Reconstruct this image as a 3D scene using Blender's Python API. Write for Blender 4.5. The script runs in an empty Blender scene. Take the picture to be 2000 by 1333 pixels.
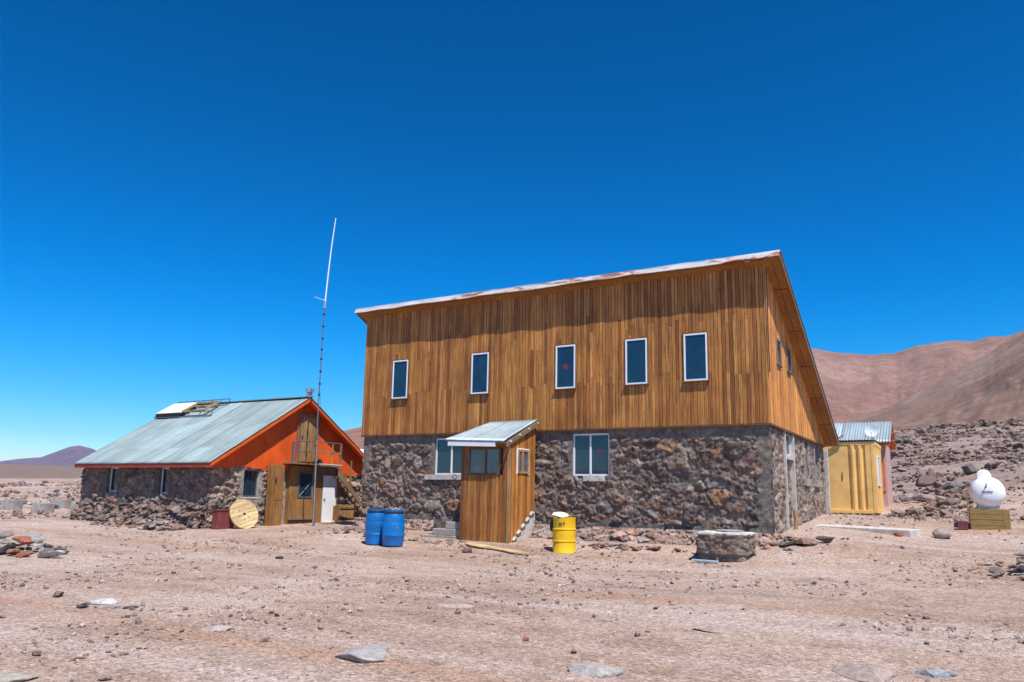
import bpy, bmesh, math, random
import numpy as np
from mathutils import Vector, Matrix
random.seed(7); rng=np.random.default_rng(11)
S=bpy.context.scene; COLL=S.collection
R=math.radians
# ------------------------------------------------------------------ camera
cam_d=bpy.data.cameras.new('camera'); cam=bpy.data.objects.new('camera',cam_d); COLL.objects.link(cam); S.camera=cam
CAM=Vector((4.0,-19.374,1.5)); YAW,PIT,ROL=R(-30.431),R(9.474),R(1.068)
cam_d.sensor_width=36; cam_d.lens=1495.15/2000*36; cam_d.shift_y=0.02675; cam_d.clip_end=60000; cam_d.clip_start=.1
_f=Vector((math.sin(YAW)*math.cos(PIT),math.cos(YAW)*math.cos(PIT),math.sin(PIT)))
_r=Vector((math.cos(YAW),-math.sin(YAW),0)); _u=_r.cross(_f)
_r2=math.cos(ROL)*_r+math.sin(ROL)*_u; _u2=-math.sin(ROL)*_r+math.cos(ROL)*_u
M=Matrix((( _r2.x,_u2.x,-_f.x,CAM.x),(_r2.y,_u2.y,-_f.y,CAM.y),(_r2.z,_u2.z,-_f.z,CAM.z),(0,0,0,1))); cam.matrix_world=M
# ------------------------------------------------------------------ light
SUN=Vector((1.0,-.68,2.3)).normalized()
W=bpy.data.worlds.new('World'); S.world=W; W.use_nodes=True
wn=W.node_tree.nodes; wl=W.node_tree.links
sky=wn.new('ShaderNodeTexSky'); sky.sky_type='NISHITA'; sky.sun_disc=False
sky.sun_elevation=math.asin(SUN.z); sky.sun_rotation=math.atan2(SUN.x,SUN.y); sky.altitude=2600; sky.air_density=1.15; sky.dust_density=.5; sky.ozone_density=2.2
hs=wn.new('ShaderNodeHueSaturation'); hs.inputs['Hue'].default_value=.479; hs.inputs['Saturation'].default_value=1.95; hs.inputs['Value'].default_value=.70
gm=wn.new('ShaderNodeGamma'); gm.inputs['Gamma'].default_value=1.58
wl.new(sky.outputs[0],hs.inputs['Color']); wl.new(hs.outputs[0],gm.inputs['Color']); 
_tc=wn.new('ShaderNodeTexCoord'); _sx=wn.new('ShaderNodeSeparateXYZ'); wl.new(_tc.outputs['Generated'],_sx.inputs[0])
_mr=wn.new('ShaderNodeMapRange'); _mr.interpolation_type='SMOOTHSTEP'; wl.new(_sx.outputs['Z'],_mr.inputs['Value']); _mr.inputs['From Min'].default_value=0.0; _mr.inputs['From Max'].default_value=.30; _mr.inputs['To Min'].default_value=.85; _mr.inputs['To Max'].default_value=0
_mx=wn.new('ShaderNodeMix'); _mx.data_type='RGBA'; wl.new(_mr.outputs[0],_mx.inputs[0]); wl.new(gm.outputs[0],_mx.inputs[6])
_h2=wn.new('ShaderNodeHueSaturation'); _h2.inputs['Hue'].default_value=.490; _h2.inputs['Saturation'].default_value=1.5; _h2.inputs['Value'].default_value=1.08; wl.new(sky.outputs[0],_h2.inputs['Color']); wl.new(_h2.outputs[0],_mx.inputs[7])
wl.new(_mx.outputs[2],wn['Background'].inputs['Color'])

wn['Background'].inputs['Strength'].default_value=.088
sd=bpy.data.lights.new('sun','SUN'); sd.energy=5.0; sd.angle=R(.5); sd.color=(1,.95,.88)
so=bpy.data.objects.new('sun',sd); COLL.objects.link(so); so.rotation_euler=SUN.to_track_quat('Z','Y').to_euler()
S.view_settings.view_transform='Standard'; S.view_settings.look='None'; S.view_settings.exposure=0.46; S.view_settings.gamma=1
S.cycles.max_bounces=6

# ------------------------------------------------------------------ noise
def _hash(ix,iy,iz,seed):
    h=(ix.astype(np.int64)*374761393+iy.astype(np.int64)*668265263+iz.astype(np.int64)*2147483647+seed*974711)&0xffffffff
    h=((h^(h>>13))*1274126177)&0xffffffff
    h=((h^(h>>16))*2246822519)&0xffffffff
    return ((h^(h>>15))&0xffffff)/float(0xffffff)
def vnoise(x,y,z=0.,seed=0):
    x=np.asarray(x,float); y=np.asarray(y,float); z=np.asarray(z,float)+0*x
    ix,iy,iz=np.floor(x),np.floor(y),np.floor(z); fx,fy,fz=x-ix,y-iy,z-iz
    fx,fy,fz=[t*t*(3-2*t) for t in (fx,fy,fz)]; o=0
    for a in (0,1):
        for b in (0,1):
            for c in (0,1):
                o=o+_hash(ix+a,iy+b,iz+c,seed)*(fx if a else 1-fx)*(fy if b else 1-fy)*(fz if c else 1-fz)
    return o
def fbm(x,y,z=0.,oct=4,seed=0,gain=.5):
    o=0;a=1;t=0
    for k in range(oct): o=o+a*vnoise(x*2**k,y*2**k,np.asarray(z)*2**k,seed+k); t+=a; a*=gain
    return o/t-.5
# ------------------------------------------------------------------ terrain height
CT=[(4,-19.4,0),(-3,-16,0),(4.5,-11,0),(1.5,-13,0),(1.5,-8.5,.04),(-6.7,-3.3,.12),(-4.7,-1.9,.15),(-9.1,-3.2,.13),(-14.2,-9.7,.04),(-6,-9,.0),
(-.9,-1.5,.18),(.6,-.7,.42),(-2.5,-.5,.35),(-5,-.4,.35),(-8,-.3,.4),(-12.8,-.3,.45),(-6,3,.6),(-12,5,.6),(-15.4,.8,.38),(-16.2,3,.42),(-16.3,-2.4,.28),(-17.2,-3.4,.27),(-20.5,-3.4,.3),(-24.5,-3.2,.38),(-20,2,.4),(-24,6,.6),
(.4,1.5,.72),(.4,3,.80),(.5,8.7,1.12),(1.4,10.4,1.10),(0,12,1.2),(2.9,2.8,.62),(4.5,5.7,.9),(4.9,2.2,.5),(1.6,12,1.3),(1.1,17.8,1.5),(3.2,27,2.5),(5.7,14.5,2.0),(-5,20,1.6),(2.8,84,10.4),(9.9,76.5,10.1),(2.7,50,5.6),(8,40,4.6),
(-30.3,-.5,.45),(-34,0,.52),(-35,2.7,.55),(-43.4,5.8,.95),(-52,14,1.5),(-67,21,2.2),(-95,35,2.6),(-10,40,3),(-30,30,1.6),(-28,-12,.2),(-10,-30,0),(20,-25,.3),(25,0,2.5),(40,20,5),(-50,-30,0.3),(0,-70,-.3),(70,-60,1)]
for k in range(16):
    a=k/16*2*math.pi; d=260
    CT.append((d*math.sin(a),d*math.cos(a),4+ (14 if abs(a)<.9 or a>5.9 else 0)))
CT=np.array(CT,float); _c=1.2
def _K(ax,ay,bx,by): return np.sqrt((ax[:,None]-bx[None])**2+(ay[:,None]-by[None])**2+_c*_c)
_n=len(CT); _A=np.zeros((_n+1,_n+1)); _A[:_n,:_n]=_K(CT[:,0],CT[:,1],CT[:,0],CT[:,1])+np.eye(_n)*.02; _A[:_n,_n]=1; _A[_n,:_n]=1
_w=np.linalg.solve(_A,np.append(CT[:,2],0))
def zbase(x,y):
    x=np.atleast_1d(np.asarray(x,float)).ravel(); y=np.atleast_1d(np.asarray(y,float)).ravel(); out=np.empty(len(x))
    for i in range(0,len(x),20000):
        sl=slice(i,i+20000); out[sl]=_K(x[sl],y[sl],CT[:,0],CT[:,1])@_w[:_n]+_w[_n]
    return out
def azc(x,y): return np.degrees(np.arctan2(x-CAM.x,y-CAM.y))
def height(x,y):
    x=np.atleast_1d(np.asarray(x,float)).ravel(); y=np.atleast_1d(np.asarray(y,float)).ravel()
    d=np.hypot(x-CAM.x,y-CAM.y); b=zbase(x,y)
    far=1.5+.0235*d*np.clip(d/900,.2,1)**.35
    az=azc(x,y)
    rt=np.clip((az+25)/20,0,1)*np.clip((60-az)/30,0,1)
    far=far+rt*(.045*d)
    t=np.clip((d-110)/140,0,1); t=t*t*(3-2*t)
    z=b*(1-t)+far*t
    z=z+.035*fbm(x*.9,y*.9,seed=3)+.02*fbm(x*4,y*4,seed=5)*np.clip(1-d/60,0,1)
    z=z+np.clip((d-25)/60,0,1)*(.5*fbm(x*.12,y*.12,seed=8)+np.clip(d/300,0,6)*fbm(x*.012,y*.012,seed=9))
    rocky=np.clip((y-12)/12,0,1)*np.clip((az+14)/8,0,1)*np.clip((130-d)/30,0,1)
    z=z+rocky*(.55*fbm(x*.5,y*.5,seed=21,oct=5,gain=.6))
    return z
def H(x,y): return float(height(x,y)[0])
# ------------------------------------------------------------------ materials
def nt(name):
    m=bpy.data.materials.new(name); m.use_nodes=True; n=m.node_tree.nodes; l=m.node_tree.links
    return m,n,l,n['Principled BSDF']
def nd(n,t,**k):
    o=n.new(t)
    for a,b in k.items():
        if a in ('inp',):
            for c,v in b.items(): o.inputs[c].default_value=v
        else: setattr(o,a,b)
    return o
def ramp(n,stops):
    r=n.new('ShaderNodeValToRGB'); e=r.color_ramp.elements
    while len(e)<len(stops): e.new(.5)
    for i,(p,c) in enumerate(stops): e[i].position=p; e[i].color=(*c,1) if len(c)==3 else c
    return r
def mixc(n,l,fac,a,b,mode='MIX'):
    m=n.new('ShaderNodeMix'); m.data_type='RGBA'; m.blend_type=mode
    for sock,v in ((m.inputs[0],fac),(m.inputs[6],a),(m.inputs[7],b)):
        if isinstance(v,(int,float)): sock.default_value=v
        elif isinstance(v,tuple): sock.default_value=(*v,1)
        else: l.new(v,sock)
    return m.outputs[2]
def bump(n,l,h,strength,dist,bsdf,normal=None):
    b=n.new('ShaderNodeBump'); b.inputs['Strength'].default_value=strength; b.inputs['Distance'].default_value=dist; l.new(h,b.inputs['Height'])
    if normal: l.new(normal,b.inputs['Normal'])
    l.new(b.outputs[0],bsdf.inputs['Normal']); return b.outputs[0]
def coords(n,l,scale=(1,1,1),kind='Object'):
    t=n.new('ShaderNodeTexCoord'); m=n.new('ShaderNodeMapping'); m.inputs['Scale'].default_value=scale; l.new(t.outputs[kind],m.inputs['Vector']); return m.outputs[0]
def noise(n,l,vec,scale,detail=5,rough=.55,dist=0):
    o=nd(n,'ShaderNodeTexNoise',inp={'Scale':scale,'Detail':detail,'Roughness':rough,'Distortion':dist}); l.new(vec,o.inputs['Vector']); return o.outputs[0]
def m_plain(name,col,rough=.7,metal=0,var=.18,vs=6,stain=None,bmp=.15,scale=(1,1,1)):
    m,n,l,b=nt(name); v=coords(n,l,scale); a=noise(n,l,v,vs,6,.6)
    lo=tuple(c*(1-var*1.6) for c in col); hi=tuple(min(1,c*(1+var)) for c in col)
    r=ramp(n,[(.3,lo),(.7,hi)]); l.new(a,r.inputs[0]); out=r.outputs[0]
    if stain:
        s=noise(n,l,v,stain[1],4,.7,.4); sr=ramp(n,[(stain[2],(0,0,0)),(stain[2]+.08,(1,1,1))]); l.new(s,sr.inputs[0]); out=mixc(n,l,sr.outputs[0],out,stain[0])
    l.new(out,b.inputs['Base Color']); b.inputs['Roughness'].default_value=rough; b.inputs['Metallic'].default_value=metal
    f=noise(n,l,v,vs*8,4,.6); bump(n,l,f,bmp,.01,b)
    return m
def m_wood(name,fallback=None,vert='z',dark=.55,rough=.6,knots=True):
    m,n,l,b=nt(name)
    sc={'z':(30,30,1.3),'x':(1.3,30,30),'y':(30,1.3,30)}[vert]
    v=coords(n,l,sc); g=noise(n,l,v,1.0,6,.65,.8)
    r=ramp(n,[(.27,(dark*.42,)*3),(.5,(.88,)*3),(.72,(1.4,)*3)]); l.new(g,r.inputs[0])
    if fallback is None:
        a=nd(n,'ShaderNodeAttribute',attribute_name='Col'); base=a.outputs['Color']
    else: base=mixc(n,l,0.,fallback,fallback)
    c=mixc(n,l,1.,base,r.outputs[0],'MULTIPLY')
    v2=coords(n,l,(1,1,1)); big=noise(n,l,v2,.9,5,.6); r2=ramp(n,[(.3,(.72,.68,.62)),(.7,(1.15,1.15,1.15))]); l.new(big,r2.inputs[0]); c=mixc(n,l,1.,c,r2.outputs[0],'MULTIPLY')
    if knots:
        sk={'z':(9,9,2.2),'x':(2.2,9,9),'y':(9,2.2,9)}[vert]
        v3=coords(n,l,sk); vo=nd(n,'ShaderNodeTexVoronoi',inp={'Scale':1.3}); l.new(v3,vo.inputs['Vector'])
        kr=ramp(n,[(.06,(1,1,1)),(.13,(0,0,0))]); l.new(vo.outputs['Distance'],kr.inputs[0]); c=mixc(n,l,kr.outputs[0],c,(.05,.02,.008))
    l.new(c,b.inputs['Base Color']); b.inputs['Roughness'].default_value=rough; bump(n,l,g,.35,.006,b)
    return m
def m_attr(name,rough=.9,vs=14,lo=.6,hi=1.3,bstr=.5,bd=.03,spec=.2):
    m,n,l,b=nt(name); v=coords(n,l,(1,1,1)); a=nd(n,'ShaderNodeAttribute',attribute_name='Col')
    g=noise(n,l,v,vs,8,.68,.3); r=ramp(n,[(.3,(lo,)*3),(.7,(hi,)*3)]); l.new(g,r.inputs[0]); c=mixc(n,l,1.,a.outputs['Color'],r.outputs[0],'MULTIPLY')
    l.new(c,b.inputs['Base Color']); b.inputs['Roughness'].default_value=rough; b.inputs['Specular IOR Level'].default_value=spec
    g2=noise(n,l,v,vs*3,8,.7); bump(n,l,g2,bstr,bd,b)
    return m
def m_glass(name,tint=(.008,.02,.035)):
    m,n,l,b=nt(name); v=coords(n,l,(1,1,1)); g=noise(n,l,v,2.3,4,.6)
    r=ramp(n,[(.3,tint),(.75,tuple(c*2.2 for c in tint))]); l.new(g,r.inputs[0]); l.new(r.outputs[0],b.inputs['Base Color'])
    b.inputs['Roughness'].default_value=.03; b.inputs['IOR'].default_value=1.7
    g2=noise(n,l,v,1.3,2,.5); bump(n,l,g2,.04,.02,b); return m
def m_metalroof(name,col,spots=(.33,.22,.16),amt=.7,rough=.45,metal=.25,seam=None):
    m,n,l,b=nt(name); a=nd(n,'ShaderNodeAttribute',attribute_name='Col'); v=coords(n,l,(1,1,1)); g=noise(n,l,v,1.2,8,.7,.3)
    r=ramp(n,[(.3,tuple(c*.78 for c in col)),(.7,tuple(min(1,c*1.12) for c in col))]); l.new(g,r.inputs[0]); c=mixc(n,l,1.,r.outputs[0],a.outputs['Color'],'MULTIPLY')
    s=noise(n,l,v,3.1,8,.75,.6); sr=ramp(n,[(amt,(0,0,0)),(amt+.12,(1,1,1))]); l.new(s,sr.inputs[0]); c=mixc(n,l,sr.outputs[0],c,spots)
    vs=coords(n,l,(9,.7,.7)); q=noise(n,l,vs,1.,6,.65,.3); qr=ramp(n,[(.3,(.74,.74,.73)),(.55,(1,1,1)),(.75,(1.14,1.14,1.14))]); l.new(q,qr.inputs[0]); c=mixc(n,l,1.,c,qr.outputs[0],'MULTIPLY')
    l.new(c,b.inputs['Base Color']); b.inputs['Roughness'].default_value=rough; b.inputs['Metallic'].default_value=metal; return m
MT={}
MT['stone']=m_attr('stone_masonry',rough=.95,vs=11,lo=.5,hi=1.4,bstr=.8,bd=.05)
MT['rock']=m_attr('loose_rock',rough=.95,vs=16,lo=.55,hi=1.3,bstr=.8,bd=.03)
MT['siding']=m_wood('varnished_boards')
MT['wood_pale']=m_wood('pale_timber',(.40,.24,.10)); MT['wood_gold']=m_wood('golden_plywood',(.33,.165,.052),dark=.75); MT['wood_grey']=m_wood('weathered_timber',(.26,.18,.12))
MT['soffit']=m_wood('soffit_plywood',(.34,.14,.03),vert='y',dark=.8,knots=False)
MT['wood_dark']=m_wood('dark_frame_timber',(.16,.07,.025),knots=False)
MT['spool']=m_wood('spool_wood',(.62,.46,.24),vert='x',dark=.8)
MT['glass']=m_glass('window_glass'); MT['glass_dusty']=m_glass('dusty_glass',(.06,.07,.08))
MT['white']=m_plain('white_pvc',(.72,.76,.80),.4,0,.04,4,bmp=.03)
MT['whitepaint']=m_plain('white_paint',(.78,.8,.82),.5,0,.05,3,bmp=.05)
MT['concrete']=m_plain('concrete',(.33,.30,.27),.95,0,.22,5,bmp=.5)
MT['concrete_pale']=m_plain('pale_concrete',(.50,.46,.42),.95,0,.2,6,bmp=.5)
MT['mortar']=m_plain('grey_mortar',(.17,.155,.14),.95,0,.25,5,bmp=.6)
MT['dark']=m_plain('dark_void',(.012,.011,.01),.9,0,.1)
MT['black']=m_plain('black_plastic',(.02,.02,.022),.5,0,.2)
MT['steel']=m_plain('galvanised_steel',(.45,.47,.50),.4,.6,.15,8)
MT['greysteel']=m_plain('grey_metal_bar',(.17,.19,.22),.5,.4,.15,8)
MT['fascia']=m_plain('flashing_metal',(.56,.55,.54),.5,.15,.12,3,stain=((.34,.12,.06),1.6,.54),scale=(.5,1,3))
MT['mainroof']=m_metalroof('roof_sheet',(.42,.45,.48)); MT['houseroof']=m_metalroof('pale_roof_sheet',(.26,.335,.345),(.30,.27,.24),.66,.55,.1)
MT['porchroof']=m_metalroof('zinc_sheet',(.36,.44,.48),(.5,.5,.5),.9,.4,.3); MT['hutroof']=m_metalroof('blue_zinc',(.42,.50,.54),(.5,.4,.3),.8,.45,.25)
MT['orange']=m_plain('orange_paint',(.70,.10,.010),.55,0,.16,1.6,stain=((.55,.25,.12),2.3,.70),scale=(1,1,.6),bmp=.08)
MT['orange_trim']=m_plain('orange_trim_paint',(.64,.11,.02),.5,0,.1,3)
MT['redtrim']=m_plain('rust_red_trim',(.32,.045,.015),.6,0,.2,3)
MT['maroon']=m_plain('maroon_sheet',(.20,.045,.045),.6,.1,.2,4,stain=((.3,.16,.12),3.,.62))
MT['blue']=m_plain('blue_plastic',(.0,.14,.43),.42,0,.14,3,stain=((.10,.16,.34),4.,.62),bmp=.03)
MT['yellow']=m_plain('yellow_drum_paint',(.78,.47,.006),.42,0,.1,4,stain=((.12,.05,.02),9.,.74),bmp=.05)
MT['container']=m_plain('container_paint',(.80,.50,.17),.5,.0,.12,2,stain=((.35,.14,.04),7.,.70),bmp=.05)
MT['pink']=m_plain('pink_paint',(.55,.34,.30),.6,0,.1,3); MT['salmon']=m_plain('salmon_panel',(.62,.20,.11),.6,0,.12,3)
MT['tank']=m_plain('tank_white',(.82,.84,.86),.3,0,.03,3,bmp=.02)
MT['tankbox']=m_plain('ochre_boards',(.30,.19,.06),.8,0,.25,5,scale=(1,1,7))
MT['ink']=m_plain('dark_lettering',(.03,.03,.035),.7,0,.1); MT['red']=m_plain('red_sticker',(.17,.02,.035),.6,0,.1)
MT['cloth']=m_plain('pale_sack',(.72,.68,.60),.9,0,.12,8); MT['hose']=m_plain('pale_blue_pipe',(.42,.60,.68),.5,0,.1,5); MT['greypipe']=m_plain('grey_pipe',(.25,.23,.19),.6,0,.15,5)
MT['asphaltpipe']=MT['greypipe']
# ground material
def m_ground():
    m,n,l,b=nt('desert_gravel'); v=coords(n,l,(1,1,1))
    big=noise(n,l,v,.22,6,.6,.4); r=ramp(n,[(.32,(.285,.20,.157)),(.5,(.36,.268,.218)),(.68,(.425,.34,.29))]); l.new(big,r.inputs[0]); c=r.outputs[0]
    pm=noise(n,l,v,1.7,7,.7,.5); pmr=ramp(n,[(.34,(.80,.77,.75)),(.5,(1,1,1)),(.66,(1.12,1.12,1.13))]); l.new(pm,pmr.inputs[0]); c=mixc(n,l,1.,c,pmr.outputs[0],'MULTIPLY')
    # vehicle tracks running across the yard: greyer compacted bands with shape of their own
    mp=n.new('ShaderNodeMapping'); t=n.new('ShaderNodeTexCoord'); mp.inputs['Rotation'].default_value=(0,0,R(-24)); mp.inputs['Scale'].default_value=(.05,.9,1); l.new(t.outputs['Object'],mp.inputs['Vector'])
    tr=noise(n,l,mp.outputs[0],1.,5,.55,.5); r2=ramp(n,[(.48,(0,0,0)),(.66,(.75,.75,.75))]); l.new(tr,r2.inputs[0]); c=mixc(n,l,r2.outputs[0],c,(.43,.355,.325))
    r3=ramp(n,[(.30,(.7,.7,.7)),(.42,(0,0,0))]); l.new(tr,r3.inputs[0]); c=mixc(n,l,r3.outputs[0],c,(.36,.215,.145))
    f=noise(n,l,v,11,8,.75,.2); r4=ramp(n,[(.30,(.72,.70,.68)),(.5,(1,1,1)),(.70,(1.22,1.22,1.22))]); l.new(f,r4.inputs[0]); c=mixc(n,l,1.,c,r4.outputs[0],'MULTIPLY')
    vo=nd(n,'ShaderNodeTexVoronoi',inp={'Scale':34.,'Randomness':1.}); l.new(v,vo.inputs['Vector'])
    vr=nd(n,'ShaderNodeTexVoronoi',inp={'Scale':34.,'Randomness':1.}); l.new(v,vr.inputs['Vector'])
    sp=n.new('ShaderNodeSeparateColor'); l.new(vr.outputs['Color'],sp.inputs[0])
    pr=ramp(n,[(0,(.42,.36,.34)),(.25,(.8,.78,.76)),(.7,(1.08,1.06,1.04)),(.93,(1.5,1.48,1.45))]); l.new(sp.outputs[0],pr.inputs[0]); c=mixc(n,l,.7,c,mixc(n,l,1.,c,pr.outputs[0],'MULTIPLY'))
    v9=nd(n,'ShaderNodeTexVoronoi',inp={'Scale':95.,'Randomness':1.}); l.new(v,v9.inputs['Vector']); s9=n.new('ShaderNodeSeparateColor'); l.new(v9.outputs['Color'],s9.inputs[0])
    r9=ramp(n,[(0,(.50,.46,.44)),(.22,(.86,.84,.83)),(.75,(1.05,1.04,1.03)),(.95,(1.42,1.42,1.42))]); l.new(s9.outputs[1],r9.inputs[0]); c=mixc(n,l,.75,c,mixc(n,l,1.,c,r9.outputs[0],'MULTIPLY'))
    a=nd(n,'ShaderNodeAttribute',attribute_name='Col'); c=mixc(n,l,1.,c,a.outputs['Color'],'MULTIPLY')
    l.new(c,b.inputs['Base Color']); b.inputs['Roughness'].default_value=.97; b.inputs['Specular IOR Level'].default_value=.15
    nb=bump(n,l,f,.6,.05,b); 
    b2=n.new('ShaderNodeBump'); b2.inputs['Strength'].default_value=.55; b2.inputs['Distance'].default_value=.012; b2.invert=True; l.new(vo.outputs['Distance'],b2.inputs['Height']); l.new(nb,b2.inputs['Normal']); l.new(b2.outputs[0],b.inputs['Normal'])
    return m
MT['ground']=m_ground()
def m_mount(name,cols,scale):
    m,n,l,b=nt(name); v=coords(n,l,(1,1,1)); g=noise(n,l,v,scale,9,.6,.6); r=ramp(n,[(.3,cols[0]),(.5,cols[1]),(.7,cols[2])]); l.new(g,r.inputs[0])
    g2=noise(n,l,v,scale*9,9,.75,.3); r2=ramp(n,[(.3,(.68,.68,.68)),(.7,(1.25,1.25,1.25))]); l.new(g2,r2.inputs[0]); c=mixc(n,l,1.,r.outputs[0],r2.outputs[0],'MULTIPLY')
    g3=noise(n,l,v,scale*45,6,.8,.2); r3=ramp(n,[(.33,(.66,.64,.64)),(.5,(1,1,1)),(.68,(1.3,1.3,1.28))]); l.new(g3,r3.inputs[0]); c=mixc(n,l,1.,c,r3.outputs[0],'MULTIPLY')
    l.new(c,b.inputs['Base Color']); b.inputs['Roughness'].default_value=1; b.inputs['Specular IOR Level'].default_value=.05; bump(n,l,g2,.9,4/scale*.004,b); return m
MT['mount']=m_mount('mountain_scree',[(.20,.105,.08),(.245,.145,.11),(.30,.195,.15)],.0022)
MT['mount2']=m_mount('near_ridge_scree',[(.175,.10,.075),(.225,.145,.11),(.30,.21,.16)],.003)
MT['mountfar']=m_mount('far_mountain_scree',[(.15,.10,.10),(.18,.125,.13),(.22,.16,.16)],.0006)
MT['hill']=m_mount('brown_hill_scree',[(.20,.10,.07),(.25,.14,.10),(.28,.17,.13)],.01)

# ------------------------------------------------------------------ mesh helpers
def link(name,me,mat,parent=None):
    o=bpy.data.objects.new(name,me); COLL.objects.link(o)
    for m in (mat if isinstance(mat,(list,tuple)) else [mat]): me.materials.append(MT[m])
    if parent is not None: o.parent=parent
    return o
def tag(o,label=None,cat=None,group=None,kind=None):
    if label: o['label']=label
    if cat: o['category']=cat
    if group: o['group']=group
    if kind: o['kind']=kind
    return o
def thing(name,label,cat,loc=(0,0,0),rz=0,group=None):
    o=bpy.data.objects.new(name,None); COLL.objects.link(o); o.location=loc; o.rotation_euler=(0,0,rz); o.empty_display_size=.2
    return tag(o,label,cat,group)
class MB:
    def __init__(s): s.v=[];s.f=[];s.c=[]
    def add(s,v,f,c=(1,1,1)):
        k=len(s.v); s.v.extend([tuple(p) for p in v]); s.f.extend([tuple(i+k for i in q) for q in f]); s.c.extend([c]*len(v)); return s
    def box(s,x0,y0,z0,x1,y1,z1,c=(1,1,1)):
        x0,x1=min(x0,x1),max(x0,x1); y0,y1=min(y0,y1),max(y0,y1); z0,z1=min(z0,z1),max(z0,z1)
        return s.hexa([(x0,y0,z0),(x1,y0,z0),(x1,y1,z0),(x0,y1,z0),(x0,y0,z1),(x1,y0,z1),(x1,y1,z1),(x0,y1,z1)],c)
    def hexa(s,p,c=(1,1,1)): return s.add(p,[(0,3,2,1),(4,5,6,7),(0,1,5,4),(1,2,6,5),(2,3,7,6),(3,0,4,7)],c)
    def bar(s,a,b,w,h=None,up=(0,0,1),c=(1,1,1)):
        h=h or w; a=Vector(a);b=Vector(b); d=(b-a).normalized(); up=Vector(up)
        if abs(d.dot(up))>.98: up=Vector((0,1,0))
        r=d.cross(up).normalized(); u=r.cross(d)
        P=[]
        for e in (a,b):
            for (i,j) in ((-1,-1),(1,-1),(1,1),(-1,1)): P.append(e+r*(w/2*i)+u*(h/2*j))
        return s.add(P,[(3,2,1,0),(4,5,6,7),(0,1,5,4),(1,2,6,5),(2,3,7,6),(3,0,4,7)],c)
    def tube(s,pts,rad,n=10,c=(1,1,1),cap=True):
        pts=[Vector(p) for p in pts]; rr=rad if isinstance(rad,(list,tuple)) else [rad]*len(pts); V=[];F=[]
        for i,p in enumerate(pts):
            d=(pts[min(i+1,len(pts)-1)]-pts[max(i-1,0)]).normalized(); up=Vector((0,0,1)) if abs(d.z)<.9 else Vector((0,1,0)); r=d.cross(up).normalized(); u=r.cross(d)
            for k in range(n): a=2*math.pi*k/n; V.append(p+(r*math.cos(a)+u*math.sin(a))*rr[i])
        for i in range(len(pts)-1):
            for k in range(n): F.append((i*n+k,i*n+(k+1)%n,(i+1)*n+(k+1)%n,(i+1)*n+k))
        if cap: F.append(tuple(range(n))[::-1]); F.append(tuple(range((len(pts)-1)*n,len(pts)*n)))
        return s.add(V,F,c)
    def lathe(s,prof,n=40,c=(1,1,1),fn=None):
        V=[];F=[]
        for (r,z) in prof:
            for k in range(n):
                a=2*math.pi*k/n; x,y,zz=r*math.cos(a),r*math.sin(a),z
                if fn: x,y,zz=fn(x,y,zz,a)
                V.append((x,y,zz))
        m=len(prof)
        for i in range(m-1):
            for k in range(n): F.append((i*n+k,i*n+(k+1)%n,(i+1)*n+(k+1)%n,(i+1)*n+k))
        F.append(tuple(range(n))[::-1]); F.append(tuple(range((m-1)*n,m*n)))
        return s.add(V,F,c)
    def build(s,name,mat,parent=None,smooth=False,bevel=0,loc=None):
        me=bpy.data.meshes.new(name); me.from_pydata(s.v,[],s.f); me.validate(); me.update()
        a=me.color_attributes.new('Col','FLOAT_COLOR','POINT'); arr=np.ones((len(me.vertices),4),np.float32); arr[:,:3]=np.array(s.c,np.float32)[:len(arr)]; a.data.foreach_set('color',arr.ravel())
        bm=bmesh.new(); bm.from_mesh(me); bmesh.ops.recalc_face_normals(bm,faces=bm.faces); bm.to_mesh(me); bm.free()
        if smooth: me.polygons.foreach_set('use_smooth',[True]*len(me.polygons)); 
        o=link(name,me,mat,parent)
        if loc: o.location=loc
        if smooth:
            me.set_sharp_from_angle(angle=R(35))
        if bevel:
            b=o.modifiers.new('bevel','BEVEL'); b.width=bevel; b.segments=2; b.limit_method='ANGLE'
        return o
def gridmesh(name,V,nu,nv,cols,mat,parent=None,keep=None,smooth=True):
    """V: (nv*nu,3) row-major."""
    i=np.arange(nu-1)[None,:]+nu*np.arange(nv-1)[:,None]; q=np.stack([i,i+1,i+nu+1,i+nu],-1).reshape(-1,4)
    if keep is not None: q=q[keep.reshape(-1)]
    return rawmesh(name,V,q,cols,mat,parent,smooth)
def rawmesh(name,V,q,cols,mat,parent=None,smooth=True):
    me=bpy.data.meshes.new(name); nf=len(q); k=q.shape[1]
    me.vertices.add(len(V)); me.vertices.foreach_set('co',np.asarray(V,np.float32).ravel())
    me.loops.add(nf*k); me.loops.foreach_set('vertex_index',q.astype(np.int32).ravel())
    me.polygons.add(nf); me.polygons.foreach_set('loop_start',np.arange(0,nf*k,k,dtype=np.int32))
    me.polygons.foreach_set('use_smooth',np.full(nf,smooth)); me.update(calc_edges=True); me.validate()
    a=me.color_attributes.new('Col','FLOAT_COLOR','POINT'); arr=np.ones((len(V),4),np.float32); arr[:,:3]=cols; a.data.foreach_set('color',arr.ravel())
    return link(name,me,mat,parent)

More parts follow.
